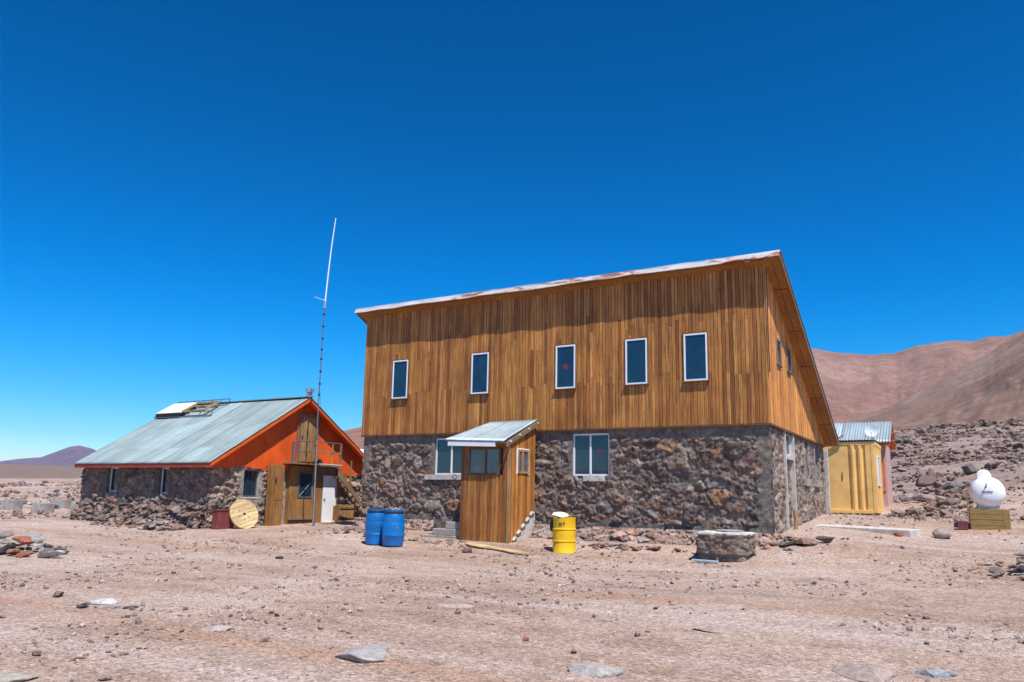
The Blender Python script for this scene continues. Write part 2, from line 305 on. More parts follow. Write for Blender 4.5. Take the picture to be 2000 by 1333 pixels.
# ------------------------------------------------------------------ ground sheet
def build_ground():
    rad=np.concatenate([[.2],1.2*(9000/1.2)**(np.linspace(0,1,430)),[14000]])
    az=np.radians(np.concatenate([np.linspace(-68,6,560)[:-1],np.linspace(6,292,190)]))
    nu,nv=len(az),len(rad); A,D=np.meshgrid(az,rad); X=(CAM.x+D*np.sin(A)).ravel(); Y=(CAM.y+D*np.cos(A)).ravel()
    Z=height(X,Y); c=np.ones((len(X),3))
    d=D.ravel(); a=np.degrees(A.ravel())
    # the plain to the left is a darker brown; the rubble slope right is greyer
    pl=np.clip((d-70)/60,0,1)*np.clip((-30-a)/10,0,1); c*=1-pl[:,None]*np.array([.50,.50,.50])
    rk=np.clip((Y-14)/15,0,1)*np.clip((a+16)/6,0,1)*np.clip((160-d)/40,0,1); c*=1-rk[:,None]*np.array([.30,.30,.26])
    gr=np.clip((d-120)/60,0,1)*np.clip((a+16)/6,0,1); c*=1-gr[:,None]*np.array([.38,.40,.40])
    tag(gridmesh('ground',np.stack([X,Y,Z],1),nu,nv,c,'ground'),kind='structure')
build_ground()
# ------------------------------------------------------------------ mountains
def mountain(name,prof,d0,d1,mat,base_el=0.0,rough=1.,seed=1,nv=90,nu=None,shape=1.0,gul=1.0):
    """prof: (azimuth deg, skyline elevation deg). Foot at d0, crest at d1, then a back slope."""
    a=np.array([p[0] for p in prof]); e=np.array([p[1] for p in prof]); nu=nu or int((a[-1]-a[0])*8)
    az=np.linspace(a[0],a[-1],nu); el=np.interp(az,a,e)
    el=el+.10*rough*fbm(az*1.3,az*0,seed=seed,oct=5)
    t=np.linspace(0,1.5,nv); A,T=np.meshgrid(az,t); E=np.meshgrid(el,t)[0]
    D=d0+(d1-d0)*T; crest=d1*np.tan(np.radians(E)); foot=d0*math.tan(math.radians(base_el))
    prof_t=np.where(T<=1,np.clip(T,0,1)**shape,1-(T-1)*1.2)
    Z=foot+(crest-foot)*prof_t
    X=CAM.x+D*np.sin(np.radians(A)); Y=CAM.y+D*np.cos(np.radians(A))
    L=(d1-d0); env=np.clip(T*4,0,1)*np.clip(1-np.abs(T-.5)*1.9,0,1)
    Z=Z+env*(crest-foot)*.38*rough*(fbm(X/L*2.2,Y/L*2.2,seed=seed+40,oct=5))
    # gullies running down the slope
    g=np.abs(fbm(A*.55+ .5*fbm(A*.3,T*3,seed=seed+9),T*.8,seed=seed+7,oct=4))*2
    g2=fbm(A*.35+.8*fbm(A*.2,T*2,seed=seed+9),T*1.6,seed=seed+7,oct=6); Z=Z+env*(crest-foot)*.22*gul*g2
    Z=Z+1.5-np.where(T<.02,20,0)
    V=np.stack([X.ravel(),Y.ravel(),Z.ravel()],1)
    return tag(gridmesh(name,V,nu,nv,np.ones((len(V),3)),mat),kind='structure')
def _ray(u,v):
    d=_f+_r2*((u-1000)/1495.15)-_u2*((v-720)/1495.15); return math.degrees(math.atan2(d.x,d.y)),math.degrees(math.atan2(d.z,math.hypot(d.x,d.y)))
AE=lambda L:[_ray(u,v) for u,v in L]
mountain('mountain',[(-22,6.5),(-14,9)]+AE([(1500,676),(1583,681),(1620,688),(1660,691),(1700,694),(1745,692),(1790,678),(1830,671),(1870,667),(1900,668),(1930,657),(1960,657),(2000,648)])+[(8,13),(16,13.5),(28,10),(45,6),(70,3)],1500,3400,'mount',3.0,1.,3,110,700,1.15)
mountain('mountain',AE([(1560,845),(1640,826),(1720,800),(1800,762),(1880,716),(1940,684),(2000,642)])+[(6,13.6),(12,14),(22,11),(35,7),(60,3)],500,1700,'mount2',3.2,.6,17,90,600,1.5,.6)
mountain('far_mountain',[(-75,1.0),(-70,1.3)]+AE([(-60,905),(0,901),(40,896),(80,893),(110,882),(135,873),(155,870),(180,876),(205,889),(260,903),(330,912)])+[(-50,1.2),(-40,1.)],9500,12500,'mountfar',.9,.35,31,50,500,1.,.5)
mountain('hill',[(-50,1.0)]+AE([(560,905),(640,858),(672,842),(706,834),(780,815)])+[(-30,5),(-22,5),(-15,3)],260,560,'hill',1.5,.6,23,60,300,1.1,.5)
mountain('hill',[(100,.8),(120,1.4),(140,1.2),(160,2.0),(180,1.5),(200,2.2),(215,1.4),(240,1.),(255,.8)],1200,3500,'mount',.6,.7,55,50,400,1.1,.6)

# ------------------------------------------------------------------ rocks
_ico={}
def ico(sub):
    if sub not in _ico:
        bm=bmesh.new(); bmesh.ops.create_icosphere(bm,subdivisions=sub,radius=1); bm.verts.ensure_lookup_table()
        _ico[sub]=(np.array([v.co[:] for v in bm.verts]),np.array([[v.index for v in f.verts] for f in bm.faces])); bm.free()
    return _ico[sub]
def rockv(sub,seed,size,cuts=9,flat=.0):
    r=np.random.default_rng(seed); v=ico(sub)[0].copy()
    for k in range(cuts):
        n=r.normal(size=3); n/=np.linalg.norm(n); d=r.uniform(.42,.82); s=v@n-d; v-=np.outer(np.clip(s,0,None),n)
    v+=.05*(np.stack([fbm(v[:,0]*3,v[:,1]*3,v[:,2]*3,seed=seed%97+k*5) for k in range(3)],1))*2
    return v*np.array(size)
RC=[(.30,.22,.185),(.24,.165,.14),(.36,.28,.24),(.20,.15,.14),(.30,.17,.12),(.26,.23,.22),(.40,.33,.30),(.16,.13,.125),(.33,.20,.15)]
def rock(label,x,y,size,seed,col=None,z=None,rz=0,tilt=(0,0),group=None,cat='rock',sink=.3,sub=3,name='rock'):
    V=rockv(sub,seed,size,11); col=col or RC[seed%len(RC)]
    me=rawmesh(name,V,ico(sub)[1],np.array(col)[None],'rock',smooth=False)
    me.location=(x,y,(H(x,y) if z is None else z)+size[2]*(1-2*sink)); me.rotation_euler=(tilt[0],tilt[1],rz)
    return tag(me,label,cat,group)
def scatter(name,X,Y,sz,cols,label,cat,sub=1,flat=(.35,.7),sink=.25,zadd=0,seed=5,zz=None):
    r=np.random.default_rng(seed); protos=[rockv(sub,seed*31+k,(1,1,1),8) for k in range(24)]; F=ico(sub)[1]; nvp=len(protos[0]); n=len(X)
    V=np.empty((n,nvp,3)); Zs=height(X,Y) if zz is None else zz; ang=r.uniform(0,6.283,n); fl=r.uniform(*flat,n); el=r.uniform(.6,1.,n); pk=r.integers(0,24,n)
    tx=r.normal(0,.25,n)
    for k in range(24):
        m=np.where(pk==k)[0]
        if not len(m): continue
        v=protos[k][None]*np.stack([sz[m],sz[m]*el[m],sz[m]*fl[m]],1)[:,None,:]
        z2=v[...,2]+v[...,0]*np.sin(tx[m])[:,None]
        ca,sa=np.cos(ang[m])[:,None],np.sin(ang[m])[:,None]
        V[m,:,0]=v[...,0]*ca-v[...,1]*sa+X[m][:,None]; V[m,:,1]=v[...,0]*sa+v[...,1]*ca+Y[m][:,None]; V[m,:,2]=z2+(Zs[m]+sz[m]*fl[m]*(1-2*sink)+zadd)[:,None]
    Q=(F[None]+(np.arange(n)*nvp)[:,None,None]).reshape(-1,3)
    C=np.repeat(cols,nvp,axis=0)
    o=rawmesh(name,V.reshape(-1,3),Q,C,'rock',smooth=False); return tag(o,label,cat,kind='stuff')
def rcols(n,r,bright=1.): 
    c=np.array(RC)[r.integers(0,len(RC),n)]*r.uniform(.75,1.3,(n,1))*bright; return c
def blocked(X,Y):
    b=((X>-13.3)&(X<.2)&(Y>-.1)&(Y<8.8))|((X>-24.4)&(X<-16.)&(Y>-2.8)&(Y<5.6))|((X>-8.4)&(X<-6.3)&(Y>-1.7)&(Y<0))|((X>-1.3)&(X<1.6)&(Y>9.9)&(Y<16.5))
    return b
def build_gravel():
    r=np.random.default_rng(3)
    n=60000; d=2.5+38*r.uniform(0,1,n)**1.2; a=np.radians(r.uniform(-66,5,n)); X=CAM.x+d*np.sin(a); Y=CAM.y+d*np.cos(a); m=~blocked(X,Y)
    sz=.003+.0052*r.exponential(1,n)**1.5; sz=np.clip(sz*(.5+d/14),.003,.06)
    m&=(vnoise(X*.55,Y*.55,seed=77)+.5*vnoise(X*2.1,Y*2.1,seed=78)+.45*r.uniform(0,1,n)>1.0)
    X,Y,sz=X[m],Y[m],sz[m]; c=rcols(len(X),r,1.0)*.45+np.array([.36,.27,.225])*.55; lt=r.uniform(0,1,len(X)); c[lt<.12]=np.array([.50,.44,.40]); c[lt>.965]*=.5
    scatter('gravel',X,Y,sz,c,'loose grey and reddish gravel strewn over the pinkish desert yard','gravel',sub=1,seed=4,flat=(.3,.75))
    # rubble covered slope on the right behind the container
    n=34000; d=26+85*r.uniform(0,1,n)**1.1; a=np.radians(r.uniform(-14,7,n)); X=CAM.x+d*np.sin(a); Y=CAM.y+d*np.cos(a)
    dens=vnoise(X*.22,Y*.22,seed=31); az=np.degrees(a)
    path=(az>.8-(d-26)*.03)&(d<52)        # bare reddish track at the right edge
    m=~blocked(X,Y)&~((X<1.9)&(Y<17))&((dens+.5*r.uniform(0,1,n))>np.where(d<36,1.02,.62))&~(path&(r.uniform(0,1,n)<.85))
    X,Y,d=X[m],Y[m],d[m]; sz=np.clip(.035+.058*r.exponential(1,len(X))**1.25,.03,.5)*(.42+d/110)
    scatter('rubble_slope',X,Y,sz,(rcols(len(X),r,.9)*.65+np.array([.27,.19,.155])*.35)*.85,'slope of broken dark rocks rising behind the yellow container','rubble',sub=1,seed=9,flat=(.3,.75),sink=.25)
    # low rubble banks left of the stone house
    n=5200; X=r.uniform(-62,-25,n); Y=r.uniform(-5,22,n); dd=np.hypot(X-CAM.x,Y-CAM.y); aa=np.degrees(np.arctan2(X-CAM.x,Y-CAM.y))
    m=(vnoise(X*.3,Y*.3,seed=41)+.4*r.uniform(0,1,n)>.62)&~blocked(X,Y); X,Y=X[m],Y[m]; dd=dd[m]
    sz=np.clip(.04+.06*r.exponential(1,len(X)),.03,.32)*(.45+dd/90)
    scatter('rubble_bank',X,Y,sz,rcols(len(X),r,1.05),'low bank of broken stones beyond the concrete blocks','rubble',sub=1,seed=19,flat=(.35,.8))
build_gravel()

# ------------------------------------------------------------------ masonry
def vor(u,v,cu,cv,seed,jit=.85):
    """jittered grid voronoi: returns f1,f2,cell id hash, offset to centre"""
    x=u/cu; y=v/cv; y0=np.floor(y); f1=np.full(x.shape,9.);f2=np.full(x.shape,9.);cid=np.zeros(x.shape);ox=np.zeros(x.shape);oy=np.zeros(x.shape)
    for j in (-1,0,1):
        for i in (-1,0,1):
            cy=y0+j; sh=.5*(np.mod(cy,2)); cx=np.floor(x-sh)+i
            px=cx+sh+.5+(_hash(cx,cy,cy*0,seed)-.5)*jit; py=cy+.5+(_hash(cx,cy,cy*0,seed+1)-.5)*jit
            dx,dy=x-px,y-py; d=np.sqrt(dx*dx+dy*dy); idh=_hash(cx,cy,cy*0,seed+2)
            m=d<f1; f2=np.where(m,f1,np.minimum(f2,d)); cid=np.where(m,idh,cid); ox=np.where(m,dx,ox); oy=np.where(m,dy,oy); f1=np.where(m,d,f1)
    return f1,f2,cid,ox,oy
ST_DARK=np.array([(.22,.145,.115),(.17,.125,.105),(.27,.19,.145),(.14,.105,.09),(.27,.155,.095),(.21,.175,.155),(.24,.15,.125),(.31,.22,.17),(.17,.115,.095),(.25,.21,.18)])
ST_TAN=np.array([(.36,.26,.19),(.30,.20,.14),(.25,.18,.14),(.40,.30,.22),(.22,.15,.12),(.33,.25,.21)])
def stone_panel(name,parent,O,U,Wd,z0,z1,N,holes=(),res=.028,cu=.42,cv=.30,amp=.09,seed=1,pal=ST_DARK,mort=(.21,.18,.155),plaster=(),mfrac=.18,lean=0.,warp=.16,small=.45,topfade=0):
    O=np.array(O,float);U=np.array(U,float);N=np.array(N,float)
    nu=int(Wd/res)+1; nv=int((z1-z0)/res)+1; u=np.linspace(0,Wd,nu); w=np.linspace(z0,z1,nv); Ug,Zg=np.meshgrid(u,w)
    wu=Ug+warp*fbm(Ug*2.2,Zg*2.2,seed=seed+50,oct=3)*2; wz=Zg+warp*fbm(Ug*2.2+9,Zg*2.2,seed=seed+60,oct=3)*2
    f1,f2,cid,ox,oy=vor(wu,wz,cu,cv,seed); e=f2-f1
    g1,g2,cid2,ox2,oy2=vor(wu,wz,cu*.45,cv*.45,seed+10)
    sm=(np.mod(cid*37.7,1)<small); e=np.where(sm,g2-g1,e); ids=np.where(sm,cid2,cid); sz=np.where(sm,.6,1.); ox=np.where(sm,ox2,ox); oy=np.where(sm,oy2,oy)
    s=np.clip(e/mfrac,0,1); s=s*s*(3-2*s)
    hgt=(.35+.75*np.mod(ids*91.3,1))*sz; tiltx=(np.mod(ids*53.1,1)-.5)*.9; tilty=(np.mod(ids*17.9,1)-.5)*1.1
    rough=fbm(Ug*7,Zg*7,seed=seed+70,oct=4,gain=.6); fac=np.abs(fbm(Ug*3.5,Zg*3.5,seed=seed+75,oct=3))
    fine=fbm(Ug*19,Zg*19,seed=seed+77,oct=3,gain=.7); h=amp*(s*(hgt+tiltx*ox+tilty*oy)+1.15*rough*(.35+s)-1.1*fac*s+.42*fine)
    col=pal[(ids*9999).astype(int)%len(pal)]*(.7+.6*np.mod(ids*7.77,1))[...,None]
    col=col*(1+1.1*fbm(Ug*5,Zg*5,seed=seed+80,oct=5,gain=.7)[...,None]); lt=np.clip((fbm(Ug*4,Zg*6,seed=seed+85,oct=5,gain=.65)-.06)*6,0,.55)[...,None]; col=col*(1-lt)+np.array([.30,.26,.23])*lt
    col=np.array(mort)*(1-s[...,None])*(1+.5*rough[...,None])+col*s[...,None]
    for (a,b,c,d,edge) in plaster:   # smooth mortar bands with ragged edge
        rag=edge*fbm(Ug*3,Zg*3,seed=seed+90,oct=4)*2
        k=np.minimum.reduce([Ug-a+rag*(a>0.01),b-Ug+rag*(b<Wd-.01),Zg-c+rag*(c>z0+.01),d-Zg+rag*(d<z1-.01)]); k=np.clip(k/.05+.5,0,1)
        h=h*(1-k)+k*(.030+.045*rough); col=col*(1-k[...,None])+np.array(mort)*.92*k[...,None]*(1+.9*rough[...,None])
    keep=np.ones((nv-1,nu-1),bool); uc=(u[1:]+u[:-1])/2; zc=(w[1:]+w[:-1])/2; UC,ZC=np.meshgrid(uc,zc)
    for (a,b,c,d) in holes: keep&=~((UC>a)&(UC<b)&(ZC>c)&(ZC<d))
    if topfade: h=h*np.clip((z1-Zg)/topfade,0,1)
    n3=h+lean*(z1-Zg)
    V=O[None,None]+Ug[...,None]*U+n3[...,None]*N; V[...,2]=Zg+ (U[2]*Ug)
    o=gridmesh(name,V.reshape(-1,3),nu,nv,col.reshape(-1,3),'stone',parent,keep,smooth=True); return o
# ------------------------------------------------------------------ timber cladding
WD=[(.47,.205,.045),(.43,.178,.036),(.38,.148,.028),(.52,.24,.058),(.33,.120,.022),(.45,.19,.040),(.28,.10,.02),(.50,.225,.052),(.44,.183,.038),(.46,.197,.043)]
def cladding(name,parent,O,U,N,Wd,z0,ztop,seed=1,bw=(.085,.108),joints=((5.0,.25),(6.2,.5)),bright=1.,zbot=None,holes=(),depth=.022):
    r=random.Random(seed); O=Vector(O);U=Vector(U);N=Vector(N); mb=MB(); u=0
    while u<Wd-.01:
        w=min(r.uniform(*bw),Wd-u); g=.009; a,b=u+g/2,u+w-g/2; zb=z0 if zbot is None else zbot((a+b)/2)
        cuts=[zb]+sorted([jz+r.uniform(-js,js) if r.random()<.8 else 99 for jz,js in joints])
        if r.random()<.25: cuts=[zb]
        cuts=[c for c in cuts if c<min(ztop(a),ztop(b))-.15]
        if not cuts: cuts=[zb]
        segs=[(cuts[i],cuts[i+1] if i+1<len(cuts) else None) for i in range(len(cuts))]
        for (lo,hi) in segs:
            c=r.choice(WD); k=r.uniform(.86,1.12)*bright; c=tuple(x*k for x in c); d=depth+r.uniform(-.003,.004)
            top=(ztop(a),ztop(b)) if hi is None else (hi-.004,hi-.004)
            parts=[(lo,top)]
            for (ha,hb,hc,hd) in holes:
                if a<hb and b>ha:
                    np_=[]
                    for (l,t) in parts:
                        if l<hc and min(t)>hc: np_.append((l,(hc,hc)))
                        elif min(t)<=hc: np_.append((l,t))
                        if min(t)>hd: np_.append((max(l,hd),t))
                    parts=np_
            for (l,t) in parts:
                if min(t)-l<.01: 
                    if max(t)-l<.01: continue
                P=[]
                for dd in (0,d):
                    for (uu,zz) in ((a,l),(b,l),(b,max(l+.005,t[1])),(a,max(l+.005,t[0]))):
                        p=O+U*uu+N*dd; P.append((p.x,p.y,zz))
                bv=.006
                q=[]
                for (uu,zz) in ((a+bv,l),(b-bv,l),(b-bv,max(l+.005,t[1])),(a+bv,max(l+.005,t[0]))):
                    p=O+U*uu+N*(d+bv); q.append((p.x,p.y,zz))
                mb.add(P+q,[(3,2,1,0),(0,1,5,4),(2,3,7,6),(1,2,6,5),(3,0,4,7),(4,5,9,8),(5,6,10,9),(6,7,11,10),(7,4,8,11),(8,9,10,11)],c)
        u+=w
    return mb.build(name,'siding',parent)
def corrugated(name,parent,P00,P10,P11,P01,pitch,amp,mat,seed=1,nv=6,thick=.004,sheet=.85,lap=None):
    """P00-P10 runs across the ridges (u), P00-P01 down the slope (v)"""
    P00,P10,P11,P01=[np.array(p,float) for p in (P00,P10,P11,P01)]; Lu=np.linalg.norm(P10-P00); Lv=np.linalg.norm(P01-P00)
    nu=max(8,int(Lu/pitch*6))+1; nv=nv+1; u=np.linspace(0,1,nu); v=np.linspace(0,1,nv); Ug,Vg=np.meshgrid(u,v)
    base=((1-Ug)*(1-Vg))[...,None]*P00+(Ug*(1-Vg))[...,None]*P10+(Ug*Vg)[...,None]*P11+((1-Ug)*Vg)[...,None]*P01
    n=np.cross(P10-P00,P01-P00); n/=np.linalg.norm(n); n=n if n[2]>0 else -n
    h=amp*np.sin(Ug*Lu/pitch*2*np.pi)+.012*fbm(Ug*Lu*.6,Vg*Lv*.6,seed=seed)*2
    sid=np.floor(Ug*Lu/sheet); row=np.floor(Vg*Lv/ (lap or 99)); vv=_hash(sid,row,row*0,seed+5)
    h=h+.004*vv+ (.010*(1-np.mod(Vg*Lv/(lap or 99),1)) if lap else 0)
    col=(.80+.30*vv)[...,None]*np.ones(3)
    edge=np.mod(Ug*Lu/sheet,1); col=col*np.where((edge<.07),.70,1.)[...,None]
    if lap: col=col*np.where(np.mod(Vg*Lv/lap,1)<.03,.62,1.)[...,None]
    top=base+h[...,None]*n; bot=top-n*thick
    V=np.concatenate([top.reshape(-1,3),bot.reshape(-1,3)]); C=np.concatenate([col.reshape(-1,3)]*2)
    i=np.arange(nu-1)[None,:]+nu*np.arange(nv-1)[:,None]; q=np.stack([i,i+1,i+nu+1,i+nu],-1).reshape(-1,4); K=nu*nv; qb=q[:,::-1]+K
    rim=[]
    for a in range(nu-1): rim.append((a,a+K,a+1+K,a+1)); o=(nv-1)*nu; rim.append((o+a+1,o+a+1+K,o+a+K,o+a))
    for b in range(nv-1): rim.append((b*nu,(b+1)*nu,(b+1)*nu+K,b*nu+K)); o=nu-1; rim.append((b*nu+o+K,(b+1)*nu+o+K,(b+1)*nu+o,b*nu+o))
    return rawmesh(name,V,np.concatenate([q,qb,np.array(rim)]),C,mat,parent,smooth=True)
def window(parent,O,U,N,w,h,z,fw=.055,mull=(),mat='white',glass='glass',proud=.035,trim=None,sill=None,sillmat='concrete_pale',sticker=None,bar=None,bars=()):
    """frame mesh named window, its panes and sill below it"""
    O=Vector(O);U=Vector(U);N=Vector(N)
    def bx(mb,u0,u1,z0,z1,n0,n1):
        P=[O+U*a+N*b for b in (n0,n1) for a in (u0,u1)]
        mb.hexa([(P[0].x,P[0].y,z0),(P[1].x,P[1].y,z0),(P[3].x,P[3].y,z0),(P[2].x,P[2].y,z0),(P[0].x,P[0].y,z1),(P[1].x,P[1].y,z1),(P[3].x,P[3].y,z1),(P[2].x,P[2].y,z1)])
    f=MB(); bx(f,0,fw,z,z+h,-.03,proud); bx(f,w-fw,w,z,z+h,-.03,proud); bx(f,fw,w-fw,z,z+fw,-.03,proud-.002); bx(f,fw,w-fw,z+h-fw,z+h,-.03,proud-.002)
    for m in mull: bx(f,m-fw*.55,m+fw*.55,z+fw,z+h-fw,-.03,proud+.003)
    fr=f.build('window',mat,parent,bevel=.004)
    g=MB(); bx(g,fw,w-fw,z+fw,z+h-fw,-.028,proud-.022); g.build('pane',glass,fr)
    if bars:
        b=MB()
        for (a,c,d,e) in bars: bx(b,a,c,d,e,proud-.02,proud-.006)
        b.build('glazing_bar',mat,fr)
    if trim:
        t=MB(); k=.03; bx(t,-k,0,z-k,z+h+k,-.02,proud-.012); bx(t,w,w+k,z-k,z+h+k,-.02,proud-.012); bx(t,0,w,z+h,z+h+k,-.02,proud-.012); t.build('trim',trim,fr)
    if sill:
        s=MB(); bx(s,sill[0],sill[1],z-sill[2],z-.003,-.02,sill[3]); s.build('sill',sillmat,fr,bevel=.006)
    if sticker:
        s=MB(); su,sz,r=sticker; P=O+U*su+N*(proud-.020); V=[]
        for k in range(10): a=k/10*6.283; q=P+U*(r*math.cos(a)); V.append((q.x,q.y,z+sz+r*math.sin(a)))
        V2=[tuple(Vector(v)+N*.004) for v in V]; s.add(V+V2,[tuple(range(10))[::-1],tuple(range(10,20))]+[(k,(k+1)%10,10+(k+1)%10,10+k) for k in range(10)]); s.build('sticker','red',fr)
    return fr
# ================================================================== MAIN WOODEN BUILDING
Z0=3.393; Z1=7.393; WID=13.112; DEP=8.566; SL=(Z1-Z0)/DEP
B=thing('mountain_refuge','large mono pitch building of brown upright boards over dark rubble stone','building',(-WID/2,DEP/2,.5))
B0=B.location.copy()
class _P: pass
def fixparent(root):
    for o in root.children: o.matrix_parent_inverse=Matrix.Translation(-root.location) if root.rotation_euler.z==0 else root.matrix_basis.inverted()
def roofz(y): return Z1-SL*y
# cladding
cladding('cladding',B,(-WID,.02,0),(1,0,0),(0,-1,0),WID,Z0,lambda u:Z1+.0,seed=3,joints=((4.7,.12),(6.15,.45)))
cladding('cladding',B,(-.02,0,0),(0,1,0),(1,0,0),DEP,Z0,lambda u:roofz(u),seed=5,joints=((5.6,.4),),bright=1.6)  # same wood as the front, colour lightened to imitate sunlight on this side
mb=MB(); # carcass behind the boards (closed, dark timber)
mb.add([(-.022,.022,Z0),(-.022,DEP,Z0),(-.022,.022,Z1-.01),(-WID+.02,.022,Z0),(-WID+.02,DEP,Z0),(-WID+.02,.022,Z1-.01)],[(0,1,2),(5,4,3),(0,3,4,1),(1,4,5,2),(2,5,3,0)])
mb.build('carcass','wood_dark',B)
cladding('cladding',B,(-WID+.02,DEP,0),(0,-1,0),(-1,0,0),DEP,Z0,lambda u:roofz(DEP-u),seed=8,joints=((5.6,.4),))
mb=MB(); mb.box(-WID-.01,-.012,Z0-.05,.012,.06,Z0-.004); mb.box(-.05,.062,Z0-.05,.014,DEP,Z0-.004); mb.build('bottom_board','wood_dark',B)
mb=MB(); pts=[(.036,-.03,7.34)]; 
for k in range(9): pts.append((.036+.006*math.sin(k),-.03,7.2-k*.32))
mb.tube(pts,.012,6); mb.build('cable','black',B)
# stone storey
W1=(2.90,4.13,2.11,3.24); W2=(7.64,8.75,2.09,3.262)   # u from left corner x=-13.05
PL=[(0,13.05,3.07,Z0,.10),(0,.32,2.2,Z0,.12),(W1[0]-.17,W1[0],2.0,Z0,.04),(W2[0]-.12,W2[0]+.0,2.0,Z0,.05),(W2[1],W2[1]+.10,2.05,Z0,.05),(12.72,13.05,.2,Z0,.10),(0,13.05,.3,.84,.16)]
stone_panel('stone_wall',B,(-13.05,.10,0),(1,0,0),13.05,.2,Z0-.05,(0,-1,0),holes=[W1,W2],res=.026,cu=.46,cv=.34,amp=.082,seed=4,plaster=PL)
SH=[(1.95,3.05,.75,3.27),(4.85,5.55,2.18,3.27),(6.72,7.5,2.18,3.27)]
stone_panel('stone_wall',B,(-.10,.07,0),(0,1,0),8.5,.4,Z0-.05,(1,0,0),holes=[(a-.07,b-.07,c,d) for a,b,c,d in SH],res=.03,cu=.34,cv=.28,amp=.07,seed=9,pal=ST_TAN*.9,mort=(.30,.27,.24),plaster=[(0,.22,.3,Z0,.05),(1.7,1.9,.5,Z0,.02),(2.95,3.2,.5,Z0,.02)],small=.6)
mb=MB(); mb.box(-WID+.07,.45,.2,-.35,DEP-.1,Z0-.06); mb.build('inner_wall','concrete',B)
mb=MB(); mb.box(-WID+.06,.13,.2,-WID+.42,DEP-.1,Z0-.055); mb.box(-WID+.43,DEP-.08,.2,-.12,DEP,Z0-.055); mb.build('rendered_wall','concrete',B)
# filled in doorway and two deep windows in the side wall
mb=MB(); mb.box(-.3,1.86,.5,-.02,1.97,3.34); mb.box(-.3,3.03,.5,-.02,3.15,3.34); mb.box(-.3,1.98,2.62,-.025,3.02,2.72); mb.build('concrete_jamb','concrete_pale',B)
stone_panel('door_infill',B,(-.16,1.97,0),(0,1,0),1.06,.6,2.63,(1,0,0),res=.03,cu=.3,cv=.25,amp=.07,seed=13,pal=ST_TAN*.9,mort=(.30,.27,.24))
window(B,(-.14,1.98,0),(0,1,0),(1,0,0),1.04,.62,2.72,fw=.05)
for (a,b) in ((4.85,5.55),(6.72,7.5)):
    [MB().box(-.42,a_,2.16,-.045,a_+.06,3.3).build('window_reveal','concrete',B) for a_ in (a-.06,b)]
    window(B,(-.36,a,0),(0,1,0),(1,0,0),b-a,1.1,2.18,fw=.05,mat='greysteel',sill=(-.08,b-a+.08,.22,.36),sillmat='concrete')
# front lower windows
for (q,ml,sl) in ((W1,(.60,),(-.32,1.05,.15,.16)),(W2,(.53,),(.34,.98,.15,.13))):
    x0=-13.05+q[0]; w=q[1]-q[0]
    mb=MB(); mb.box(x0-.05,.075,q[2]-.05,x0,.35,q[3]+.04); mb.box(x0+w,.075,q[2]-.05,x0+w+.05,.35,q[3]+.04); mb.box(x0,.08,q[2]-.05,x0+w,.35,q[2]-.003); mb.build('window_reveal','mortar',B)
    window(B,(x0,.16,0),(1,0,0),(0,-1,0),w,q[3]-q[2],q[2],fw=.05,mull=ml,sill=sl,sillmat='concrete_pale',sticker=(.80,.66,.07) if q is W2 else None)
mb=MB(); mb.tube([( -9.28+.07*math.cos(a/12*6.283),-.075,2.04+.07*math.sin(a/12*6.283)) for a in range(13)],.010,6); mb.build('iron_ring','black',B)
# upper windows
for i,x in enumerate((-11.88,-8.808,-5.909,-3.77,-2.132)):
    window(B,(x,-.008,0),(1,0,0),(0,-1,0),.622,1.253,4.542,fw=.044,trim='wood_dark',sill=(-.04,.662,.035,.075),sillmat='wood_dark',sticker=(.32,.62,.085) if i==2 else None)
for y in (1.016,2.364):
    window(B,(.008,y,0),(0,1,0),(1,0,0),.457,.665,5.034,fw=.035,mat='greysteel',trim='wood_pale',sill=(-.03,.487,.05,.05),sillmat='wood_dark')
# roof: soffit, rake boards, corrugated sheet, flashing along the high eave
XL,XR,YF,YB=-13.36,.42,-.26,8.60; T=.10
mb=MB(); mb.add([(XL,YF,roofz(YF)+.002),(XR,YF,roofz(YF)+.002),(XR,YB,roofz(YB)+.002),(XL,YB,roofz(YB)+.002),(XL,YF,roofz(YF)+T),(XR,YF,roofz(YF)+T),(XR,YB,roofz(YB)+T),(XL,YB,roofz(YB)+T)],[(0,3,2,1),(4,5,6,7),(0,1,5,4),(1,2,6,5),(2,3,7,6),(3,0,4,7)])
roof=mb.build('roof','soffit',B)
mb=MB()
for k,y in enumerate((.9,2.6,4.2,5.8,7.3)):
    mb.bar((.05,y,roofz(y)-.006),(.38,y,roofz(y)-.006),.02,.012)
mb.bar((.20,YF+.1,roofz(YF+.1)-.004),(.20,YB,roofz(YB)-.004),.012,.01)
mb.build('soffit_joint','wood_dark',roof)
for xx in (XR+.012,XL-.012):
    mb=MB(); mb.bar((xx,YF,roofz(YF)+.035),(xx,YB,roofz(YB)+.035),.022,.15,up=(1,0,0)) if False else mb.hexa([(xx-.011,YF,roofz(YF)-.035),(xx+.011,YF,roofz(YF)-.035),(xx+.011,YB,roofz(YB)-.035),(xx-.011,YB,roofz(YB)-.035),(xx-.011,YF,roofz(YF)+.10),(xx+.011,YF,roofz(YF)+.10),(xx+.011,YB,roofz(YB)+.10),(xx-.011,YB,roofz(YB)+.10)])
    mb.build('rake_board','wood_grey',roof)
mb=MB(); mb.box(XL,YF-.02,roofz(YF)-.02,XR,YF-.002,roofz(YF)+.055); mb.box(XL+.05,YF+.02,roofz(YF)-.03,XR-.4,YF+.07,roofz(YF)+.0); mb.build('eave_board','soffit',roof)
